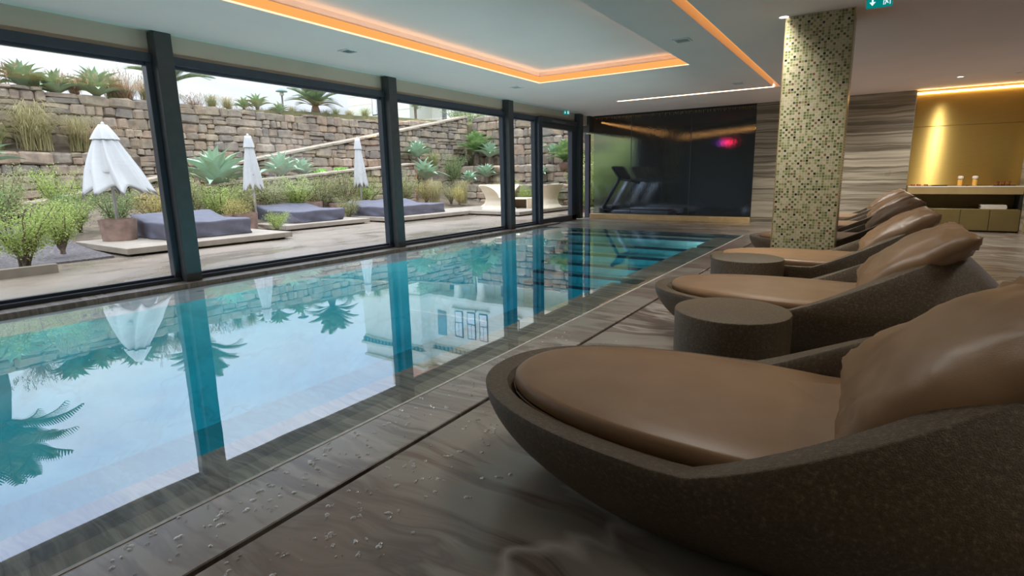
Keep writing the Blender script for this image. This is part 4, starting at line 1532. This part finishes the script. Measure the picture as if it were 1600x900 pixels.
def cycad(lab, x, y, z, r, key='cycad', n=30, zg=None, pot=False):
    t = thing('cycad', lab, 'cycad', (x, y, z), rp.uniform(0, 6), group='feather leaved cycads')
    for i in range(n):
        f = i / (n - 1)
        el = R(82 - 80 * f ** .95 + rp.uniform(-6, 6))
        az = i * 2.39996 + rp.uniform(-.2, .2)
        L = r * rp.uniform(.92, 1.12)
        put('frond', rp.choice(FR[key]), t, (0, 0, .05 * r * (1 - f)), (0, -el, az), (L,) * 3)
    zb = (zg if zg is not None else z - r * .4) - z
    put('trunk', MB().tube([(0, 0, zb), (0, 0, zb * .5), (0, 0, .04)], [r * .15, r * .17, r * .10], 10).mesh('trunk', M['bark'], smooth=True), t)
    return t


def shrub_mesh(seed, n_stem=14, n_leaf=1500, upright=0.5, leaf=.075):
    """unit shrub: base at 0, about 2 high and 1 in radius; returns foliage and stems"""
    rg = random.Random(seed)
    st, fo = MB(), MB()
    tips = []
    for i in range(n_stem):
        az = rg.uniform(0, 6.283)
        out = rg.uniform(.15, 1.0) ** .8
        h = rg.uniform(1.2, 2.0) * (1 - .25 * out * (1 - upright))
        p = [Vector((0, 0, 0)) + Vector((rg.uniform(-.08, .08), rg.uniform(-.08, .08), 0))]
        for k in range(1, 6):
            t = k / 5
            p.append(Vector((math.cos(az) * out * t ** 1.3 * .9, math.sin(az) * out * t ** 1.3 * .9, h * t)) + Vector((rg.uniform(-.05, .05), rg.uniform(-.05, .05), 0)))
        st.tube(p, [.028 * (1 - .15 * k) for k in range(6)], 4, False)
        tips.append(p)
    for i in range(n_leaf):
        p = rg.choice(tips)
        t = rg.uniform(.32, 1.08)
        k = min(int(t * 5), 4)
        c = p[k].lerp(p[k + 1], t * 5 - k) + Vector((rg.gauss(0, .13), rg.gauss(0, .13), rg.gauss(0, .09)))
        d = Vector((rg.uniform(-1, 1), rg.uniform(-1, 1), rg.uniform(-.1, 1.2))).normalized()
        s = d.cross(Vector((rg.uniform(-1, 1), rg.uniform(-1, 1), rg.uniform(-1, 1)))).normalized()
        l = leaf * rg.uniform(.7, 1.5)
        w = l * .30
        fo.add([c - d * l * .5, c + s * w, c + d * l * .6, c - s * w], [(0, 1, 2, 3)])
    return fo, st


SHV = [shrub_mesh(20 + i, 18, 4600, .5, .050) for i in range(3)] + [shrub_mesh(40, 28, 4200, .9, .046), shrub_mesh(41, 30, 4000, .95, .044)]
SHM = {}


def shrub(lab, x, y, zc, r, key, var, group, zg, hscale=1.0):
    """centre of the crown at zc, radius r, standing on zg"""
    if (key, var) not in SHM:
        fo, st = SHV[var]
        SHM[(key, var)] = (fo.mesh('foliage', M[key], fix=False), st.mesh('stems', M['bark'], fix=False))
    a, b = SHM[(key, var)]
    h = max(zc + r * hscale - zg, .3)
    t = thing('shrub', lab, 'shrub', (x, y, zg), rp.uniform(0, 6), group=group)
    put('foliage', a, t, scale=(r * 1.15, r * 1.15, h / 2.0), kind='stuff')
    put('stems', b, t, scale=(r * 1.15, r * 1.15, h / 2.0), kind='stuff')


def grass_mesh(name, m, seed, n=420, plume=False):
    rg = random.Random(seed)
    mb = MB()
    for i in range(n):
        az = rg.uniform(0, 6.283)
        out = rg.uniform(.25, 1.7)
        h = rg.uniform(.45, 1.1)
        b = Vector((rg.gauss(0, .12), rg.gauss(0, .12), 0))
        s = Vector((-math.sin(az), math.cos(az), 0)) * .010
        prev = None
        pts = []
        for k in range(5):
            t = k / 4
            pts.append(b + Vector((math.cos(az) * out * t ** 1.6, math.sin(az) * out * t ** 1.6, h * (math.sin(t * 2.3) if not plume else t))))
        vs = []
        for k, p in enumerate(pts):
            w = 1 - k / 4.6
            vs += [p - s * w, p + s * w]
        mb.add(vs, [(2 * k, 2 * k + 1, 2 * k + 3, 2 * k + 2) for k in range(4)])
        if plume and i % 4 == 0:
            p = pts[-1]
            for q in range(6):
                d = Vector((rg.gauss(0, .03), rg.gauss(0, .03), -.04 * q))
                mb.add([p + d + Vector((-.018, 0, 0)), p + d + Vector((.018, 0, 0)), p + d + Vector((0, 0, .09))], [(0, 1, 2)])
    return mb.mesh(name, m, fix=False)


GR = {'straw': grass_mesh('blades', M['grass_straw'], 1), 'red': grass_mesh('blades', M['grass_red'], 2, 320, True), 'olive': grass_mesh('blades', M['shrub_olive'], 3, 380)}


def grass(lab, x, y, z, r, key, h=1.0):
    t = thing('grass_clump', lab, 'grass', (x, y, z), rp.uniform(0, 6), group='tufts of ornamental grass')
    put('blades', GR[key], t, scale=(r, r, r * 1.15 * h), kind='stuff')


def planting():
    A = [(-12.1, 2.52, 1.50, .46, 'agave on a tall stem at the left edge of the picture', 'agave', .35),
         (-17.4, 4.67, 3.58, .56, 'agave on top of the tall wall at the far left edge', 'agave_top', None),
         (-17.3, 5.25, 3.45, .52, 'agave second from the left on top of the tall wall', 'agave_top', None),
         (-17.3, 6.08, 3.56, .66, 'large agave on top of the tall wall above the nearest parasol', 'agave_top', None),
         (-17.4, 10.05, 3.50, .32, 'small agave on the tall wall left of the garden lamp', 'agave_top', None),
         (-17.4, 10.50, 3.60, .42, 'agave on the tall wall a little left of the garden lamp', 'agave_top', None),
         (-17.2, 11.16, 3.42, .34, 'small agave on the tall wall directly under the garden lamp', 'agave_top', None),
         (-13.3, 6.80, 1.26, .86, 'biggest blue-green agave, right of the nearest column', 'agave', .35),
         (-13.6, 8.70, 1.40, .58, 'blue-green agave right of the middle parasol', 'agave', .95),
         (-13.7, 9.42, 1.36, .46, 'agave beside the low succulents on the red mulch', 'agave', .95),
         (-14.0, 14.34, 2.02, .54, 'upper agave just right of the second column', 'agave', .6),
         (-13.4, 14.02, 1.28, .66, 'lower agave just right of the second column', 'agave', .5),
         (-13.0, 17.35, 2.05, .58, 'upper agave left of the third column, beside the cycad', 'agave', 1.4),
         (-12.6, 16.59, 1.25, .52, 'lower agave left of the third column', 'agave', .7),
         (-12.8, 15.75, 1.06, .42, 'small agave left of the third column, lowest of three', 'agave', .7),
         (-10.75, 17.5, 2.15, .34, 'small agave high in the narrow window right of the third column', 'agave', 1.4),
         (-10.1, 17.4, 2.0, .34, 'small agave behind the garden door post, upper ledge', 'agave', 1.4),
         (-10.2, 16.61, 1.22, .36, 'agave on the lower ledge in the narrow window', 'agave', .7),
         (-9.7, 17.6, 2.2, .30, 'small agave at the upper left of the garden door pane', 'agave', 1.4)]
    for x, y, z, r, l, k, zg in A:
        agave(l, x, y, z + .05, r * 1.18, k, 28 if r > .5 else 22, zg)
    cycad('big cycad half hidden by the nearest column, on the tall wall', -17.6, 7.98, 3.92, 1.12, 'cycad', 34, 3.2)
    cycad('round cycad in full view on top of the tall wall', -17.4, 12.72, 3.72, 1.0, 'cycad', 38, 3.3)
    cycad('fresh green cycad on the upper ledge left of the third column', -13.6, 17.3, 2.05, .82, 'cycad_green', 34, 1.4)
    t = cycad('cycad in a pot behind the garden door', -9.35, 16.97, 1.62, .66, 'cycad_green', 32, 1.3)
    put('pot', MB().lathe([(.16, -.32), (.22, -.08), (.23, -.05), (.20, -.05), (.18, -.10)], 24, cap1=False).mesh('pot', M['corten'], smooth=True), t)
    cycad('tall cycad beyond the left edge, seen mirrored in the pool', -17.6, 3.2, 4.6, 1.5, 'cycad', 36, 3.2)
    G = [(-16.5, 4.45, 1.85, .92, 'straw', 'big straw grass tuft on the terrace at the left', 1.0), (-16.4, 5.25, 1.85, .62, 'straw', 'straw grass tuft on the terrace nearer the parasol', 1.15),
         (-16.5, 3.75, 1.80, .55, 'olive', 'olive grass tuft on the terrace at the left edge', 1.0),
         (-17.35, 6.75, 3.28, .62, 'red', 'reddish plumed grass on the tall wall left of the nearest column', 1.0), (-17.3, 7.25, 3.24, .50, 'straw', 'straw grass on the tall wall beside the nearest column', 1.0),
         (-17.3, 5.62, 3.32, .40, 'red', 'reddish grass between the agaves on the tall wall', 1.0),
         (-17.3, 8.97, 3.2, .38, 'olive', 'olive grass tuft on the tall wall right of the nearest column', 1.1), (-17.3, 9.45, 3.2, .40, 'straw', 'straw grass tuft on the tall wall left of the small agaves', 1.0),
         (-17.4, 11.75, 3.25, .36, 'straw', 'grass tuft on the tall wall left of the round cycad', .9), (-17.3, 13.5, 3.3, .36, 'olive', 'grass tuft on the tall wall right of the round cycad', 1.0),
         (-17.3, 14.9, 3.4, .40, 'olive', 'grass tuft on the tall wall before the building corner', 1.0), (-17.3, 15.9, 3.5, .32, 'red', 'reddish grass tuft on the tall wall before the building', 1.0),
         (-17.5, 4.05, 3.3, .50, 'red', 'reddish grass on the tall wall beyond the left edge', 1.0),
         (-17.4, 10.85, 3.22, .26, 'red', 'low reddish grass on the tall wall below the garden lamp', .8),
         (-17.35, 4.85, 3.3, .45, 'olive', 'olive grass between the first two agaves on the tall wall', .8), (-17.5, 6.5, 3.3, .55, 'straw', 'straw grass behind the large agave on the tall wall', 1.0),
         (-17.3, 7.7, 3.22, .5, 'olive', 'olive grass under the big cycad on the tall wall', .9), (-17.4, 8.5, 3.2, .45, 'red', 'reddish grass right of the big cycad on the tall wall', .8),
         (-17.35, 12.2, 3.25, .34, 'olive', 'olive grass at the left foot of the round cycad', .8), (-17.35, 13.1, 3.25, .40, 'olive', 'olive grass at the right foot of the round cycad', .8),
         (-17.4, 14.2, 3.35, .40, 'straw', 'straw grass between the round cycad and the villa', .8), (-17.4, 10.2, 3.2, .30, 'red', 'reddish grass behind the small agaves on the tall wall', .9),
         (-16.5, 5.8, 1.9, .50, 'red', 'reddish dry grass on the terrace behind the parasol tip', 1.0),
         (-13.9, 15.0, 1.4, .55, 'olive', 'olive grass tuft between the agaves left of the third column', 1.0),
         (-12.2, 13.2, .2, .50, 'straw', 'straw grass tuft behind the cream chairs', 1.4), (-11.9, 14.3, .2, .45, 'straw', 'straw grass tuft left of the cream chairs', 1.5),
         (-10.9, 15.4, .15, .45, 'straw', 'straw grass tuft in the narrow window behind the chairs', 1.7)]
    for x, y, z, r, k, l, h in G:
        grass(l, x, y, z, r, k, h)
    gl, go, gy, gg = 'lime green feathery shrubs', 'olive feathery shrubs', 'yellowing shrubs', 'dark green shrubs'
    SH = [(-8.75, 2.05, .52, .44, 'shrub_lime', 0, gl, .08, 'lime green shrub on the mulch bed, front left, with bare lower stems'),
          (-9.75, 2.72, .52, .38, 'shrub_lime', 1, gl, .1, 'lime green shrub on the mulch bed beside the first platform'),
          (-9.6, 1.65, .52, .46, 'shrub_green', 2, gg, .1, 'dark green shrub at the left edge on the mulch bed'),
          (-11.6, 2.3, .66, .52, 'shrub_green', 0, gg, .25, 'dark green shrub behind the lime ones at the left edge'),
          (-13.2, 3.0, .95, .48, 'shrub_olive', 1, go, .35, 'olive shrub before the lower left stone wall'),
          (-13.5, 3.85, .98, .45, 'shrub_lime', 2, gl, .4, 'lime shrub before the foot of the ramp wall'),
          (-12.2, 3.7, .56, .40, 'shrub_green', 1, gg, .2, 'dark green shrub left of the nearest parasol planter'),
          (-12.3, 4.3, .60, .42, 'shrub_green', 0, gg, .2, 'dark green shrub behind the nearest parasol planter'),
          (-12.2, 4.95, .62, .44, 'shrub_yellow', 2, gy, .2, 'yellow-green shrub right of the nearest parasol pole'),
          (-12.4, 5.75, .78, .50, 'shrub_olive', 0, go, .25, 'olive shrub behind the nearest column'),
          (-12.1, 6.15, .58, .46, 'shrub_lime', 1, gl, .2, 'lime shrub below the biggest agave'),
          (-12.4, 6.85, .70, .44, 'shrub_olive', 2, go, .25, 'olive shrub between the biggest agave and the middle parasol'),
          (-11.55, 6.20, .42, .36, 'shrub_yellow', 0, gy, .08, 'golden shrub spilling round the middle parasol planter'),
          (-12.6, 7.75, .70, .52, 'shrub_olive', 1, go, .25, 'olive shrub right of the middle parasol pole'),
          (-12.6, 8.45, .68, .54, 'shrub_lime', 2, gl, .3, 'lime shrub behind the middle daybed'),
          (-10.45, 6.45, .22, .26, 'shrub_lime', 0, gl, .02, 'small lime shrub growing between the first two platforms'),
          (-12.7, 9.2, .66, .55, 'shrub_olive', 3, go, .3, 'upright olive broom behind the right end of the middle daybed'),
          (-12.5, 9.85, .72, .56, 'shrub_olive', 4, go, .3, 'upright olive broom left of the farthest parasol'),
          (-12.5, 10.65, .70, .54, 'shrub_lime', 3, gl, .3, 'upright lime broom right of the farthest parasol'),
          (-11.5, 9.15, .34, .34, 'shrub_olive', 4, go, .05, 'olive broom at the left end of the farthest platform'),
          (-12.6, 12.3, .86, .48, 'shrub_olive', 2, go, .3, 'olive shrub behind the farthest daybed'),
          (-12.4, 13.0, .60, .42, 'shrub_yellow', 3, gy, .25, 'yellow-green broom right of the farthest daybed'),
          (-12.1, 13.9, .52, .38, 'shrub_olive', 4, go, .2, 'straw-olive broom left of the cream chairs'),
          (-11.5, 13.6, .55, .30, 'shrub_yellow', 0, gy, .2, 'yellow-green shrub behind the left cream chair'),
          (-10.6, 15.35, .66, .38, 'shrub_olive', 1, go, .1, 'olive shrub in the narrow window above the chairs'),
          (-10.0, 15.3, .50, .32, 'shrub_lime', 2, gl, .1, 'lime shrub behind the chairs beside the door post'),
          (-8.9, 15.25, .50, .36, 'shrub_green', 0, gg, .05, 'green shrub behind the garden door at the right'),
          (-13.7, 15.9, 1.50, .50, 'shrub_green', 1, gg, .7, 'grey-green creeping shrub on the ledge below the fresh green cycad'),
          (-7.25, 14.4, .8, .55, 'shrub_lime', 2, gl, .0, 'lime shrub outside the gym window, nearest the wet glass'),
          (-7.3, 15.8, 1.3, .70, 'shrub_lime', 0, gl, .0, 'tall lime shrub outside the gym window, in the middle'),
          (-7.4, 17.4, 1.6, .85, 'shrub_lime', 1, gl, .0, 'tall lime shrub outside the gym window, farthest from the wet glass')]
    for x, y, zc, r, k, v, g, zg, l in SH:
        shrub(l, x, y, zc, r, k, v, g, zg)
    # little lime succulent mounds on the red mulch
    for x, y, z, r, l in ((-13.55, 9.72, 1.10, .19, 'lime succulent mound on the red mulch, front left'), (-13.75, 10.1, 1.16, .20, 'lime succulent mound on the red mulch, back left'),
                          (-13.55, 10.55, 1.18, .22, 'lime succulent mound on the red mulch, front right'), (-13.8, 10.9, 1.24, .18, 'lime succulent mound on the red mulch, back right')):
        t = thing('succulent', l, 'succulent', (x, y, z), 0, 'lime succulent mounds')
        m = MB()
        rg = random.Random(int(y * 100))
        for i in range(150):
            d = Vector((rg.gauss(0, 1), rg.gauss(0, 1), abs(rg.gauss(0, .8)))).normalized()
            c = Vector((d.x * r, d.y * r, d.z * r * 1.15))
            s = d.orthogonal().normalized() * .022
            u = d.cross(s).normalized() * .022
            m.add([c - s, c - u, c + s, c + u, c + d * .05], [(0, 1, 4), (1, 2, 4), (2, 3, 4), (3, 0, 4)])
        put('leaves', m.mesh('leaves', M['succulent'], fix=False), t, kind='stuff')
        put('crown', MB().lathe([(r * .9, -.05), (r * .98, r * .3), (r * .7, r * .8), (r * .1, r * 1.05)], 16).mesh('crown', M['succulent'], smooth=True), t)


planting()


def building():
    t = thing('villa', 'cream classical villa with cornice above the garden walls, mirrored in the pool', 'building', (-33, 30, 4.0))
    zb = 4.0
    def bx(name, x0, x1, y0, y1, z0, z1, m, b=0.0, par=t):
        return put(name, MB().box(x0 + 33, x1 + 33, y0 - 30, y1 - 30, z0 - zb, z1 - zb, b).mesh(name, M[m]), par)
    bx('tower', -36.7, -29.85, 30, 37, 4.0, 14.2, 'render')
    bx('wing', -29.85, -14.0, 31.0, 38, 8.2, 13.9, 'render')
    bx('wing_base', -29.85, -14.0, 32.4, 38, 4.0, 8.2, 'render')
    # string courses, cornices, parapets
    bx('string_course', -36.82, -29.73, 29.88, 37.1, 8.2, 8.45, 'render_trim')
    bx('string_course', -29.75, -14.0, 30.9, 31.0, 8.2, 8.42, 'render_trim')
    for (x0, x1, y0, z) in ((-37.0, -29.55, 29.7, 12.5), (-29.6, -14, 30.75, 12.4)):
        bx('cornice', x0, x1, y0, y0 + .5, z + .38, z + .62, 'render_trim')
        bx('frieze', x0 + .25, x1 - .25, y0 + .22, y0 + .4, z - .05, z + .1, 'render_trim')
    m = MB()
    for (x0, x1, y0, z) in ((-36.9, -29.7, 29.78, 12.62), (-29.5, -14, 30.82, 12.52)):
        k = int((x1 - x0) / .42)
        for i in range(k):
            x = x0 + (x1 - x0) * (i + .5) / k
            m.box(x - .11 + 33, x + .11 + 33, y0 - 30, y0 + .3 - 30, z - zb, z + .26 - zb)
    for i in range(15):
        y = 30 + 7 * (i + .5) / 15
        m.box(-37.0 + 33, -36.7 + 33, y - .11 - 30, y + .11 - 30, 12.62 - zb, 12.88 - zb)
    put('dentils', m.mesh('dentils', M['shutter']), t, kind='stuff')
    bx('parapet_cap', -36.85, -29.7, 29.85, 37, 14.2, 14.42, 'render_trim')
    bx('parapet_cap', -29.85, -14, 30.9, 38, 13.9, 14.1, 'render_trim')
    # gabled dormer and pink roof
    v = [(-34.2 + 33, .3, 10.3), (-29.2 + 33, .3, 10.3), (-29.2 + 33, 7, 10.3), (-34.2 + 33, 7, 10.3), (-31.7 + 33, .9, 13.0), (-31.7 + 33, 6.4, 13.0)]
    put('roof', MB().add(v, [(0, 1, 4), (1, 2, 5, 4), (2, 3, 5), (3, 0, 4, 5), (0, 3, 2, 1)]).mesh('roof', M['roof']), t)
    bx('dormer', -33.5, -31.9, 29.95, 32, 14.3, 16.4, 'render')
    bx('dormer_window', -33.1, -32.4, 29.92, 29.96, 14.6, 15.9, 'pane')

    def window(x, y, z, w, h, lower=True, pm='pane', surround=True):
        f = bx('window', x - w / 2 - .05, x + w / 2 + .05, y - .06, y - .02, z - .05, z + h + .05, 'frame')
        q = .55 * h if lower else h
        zz = z + (h - q)
        for s in (-1, 1):
            bx('pane', x + (s - 1) * w / 4 + .02, x + (s + 1) * w / 4 - .02, y - .075, y - .055, zz + .04, z + h - .03, pm, par=t)
        if lower:
            bx('pane', x - w / 2 + .02, x + w / 2 - .02, y - .075, y - .055, z + .03, zz - .04, 'pane', par=t)
        if surround:
            bx('window_hood', x - w / 2 - .3, x + w / 2 + .3, y - .2, y, z - .32, z - .18, 'render_trim')
    # upper floor
    for x in (-26.68, -25.42, -24.22, -21.3):
        window(x, 31.0, 9.35, .70, 2.0)
    window(-32.3, 30.0, 9.85, .75, 2.0)
    window(-18.6, 31.0, 9.35, .85, 2.0)
    s = bx('shutter', -28.9, -28.0, 30.94, 31.0, 9.5, 11.55, 'shutter')
    # lower floor
    window(-33.35, 30.0, 6.05, .95, 1.35, lower=False)
    # veranda under the wing
    for x in (-26.9, -24.6):
        put('veranda_column', MB().lathe([(.42, 5.0 - zb), (.34, 5.3 - zb), (.32, 7.8 - zb), (.45, 8.2 - zb)], 20, (x + 33, 31.3 - 30)).mesh('veranda_column', M['render'], angle=40), t)
    for x0, x1, mm in ((-28.7, -27.5, 'pane_dark'), (-27.45, -26.6, 'pane'), (-26.0, -25.3, 'pane_dark'), (-25.2, -24.2, 'pane'), (-23.5, -22.3, 'pane_dark')):
        bx('veranda_glass', x0, x1, 32.36, 32.4, 5.2, 8.0, mm)
    for x in (-28.75, -27.47, -26.55, -25.25, -24.15):
        bx('veranda_mullion', x - .05, x + .05, 32.3, 32.4, 5.0, 8.1, 'render')
    # grooves of the rusticated tower: thin recessed bands standing as lighter courses
    for i in range(5):
        z = 4.9 + i * .68
        bx('stone_course', -36.74, -29.81, 29.96, 30.0, z, z + .62, 'render')
    tr = thing('small_tree', 'small bushy tree standing before the villa', 'tree', (-27.9, 28.6, 5.0))
    fo, st = SHV[1]
    put('foliage', fo.mesh('foliage', M['shrub_green'], fix=False), tr, (0, 0, .6), scale=(1.0, 1.0, 1.0), kind='stuff')
    put('trunk', MB().tube([(0, 0, -1), (0, 0, 1.6)], .09, 8).mesh('trunk', M['bark']), tr)
    t2 = thing('garden_bush', 'round green bush on the slope right of the villa, seen in the pool', 'shrub', (-19.5, 24, 3.4))
    fo, st = SHV[2]
    put('foliage', fo.mesh('foliage', M['shrub_green'], fix=False), t2, scale=(1.6, 1.6, .9), kind='stuff')
    put('stems', st.mesh('stems', M['bark'], fix=False), t2, scale=(1.6, 1.6, .9), kind='stuff')


building()
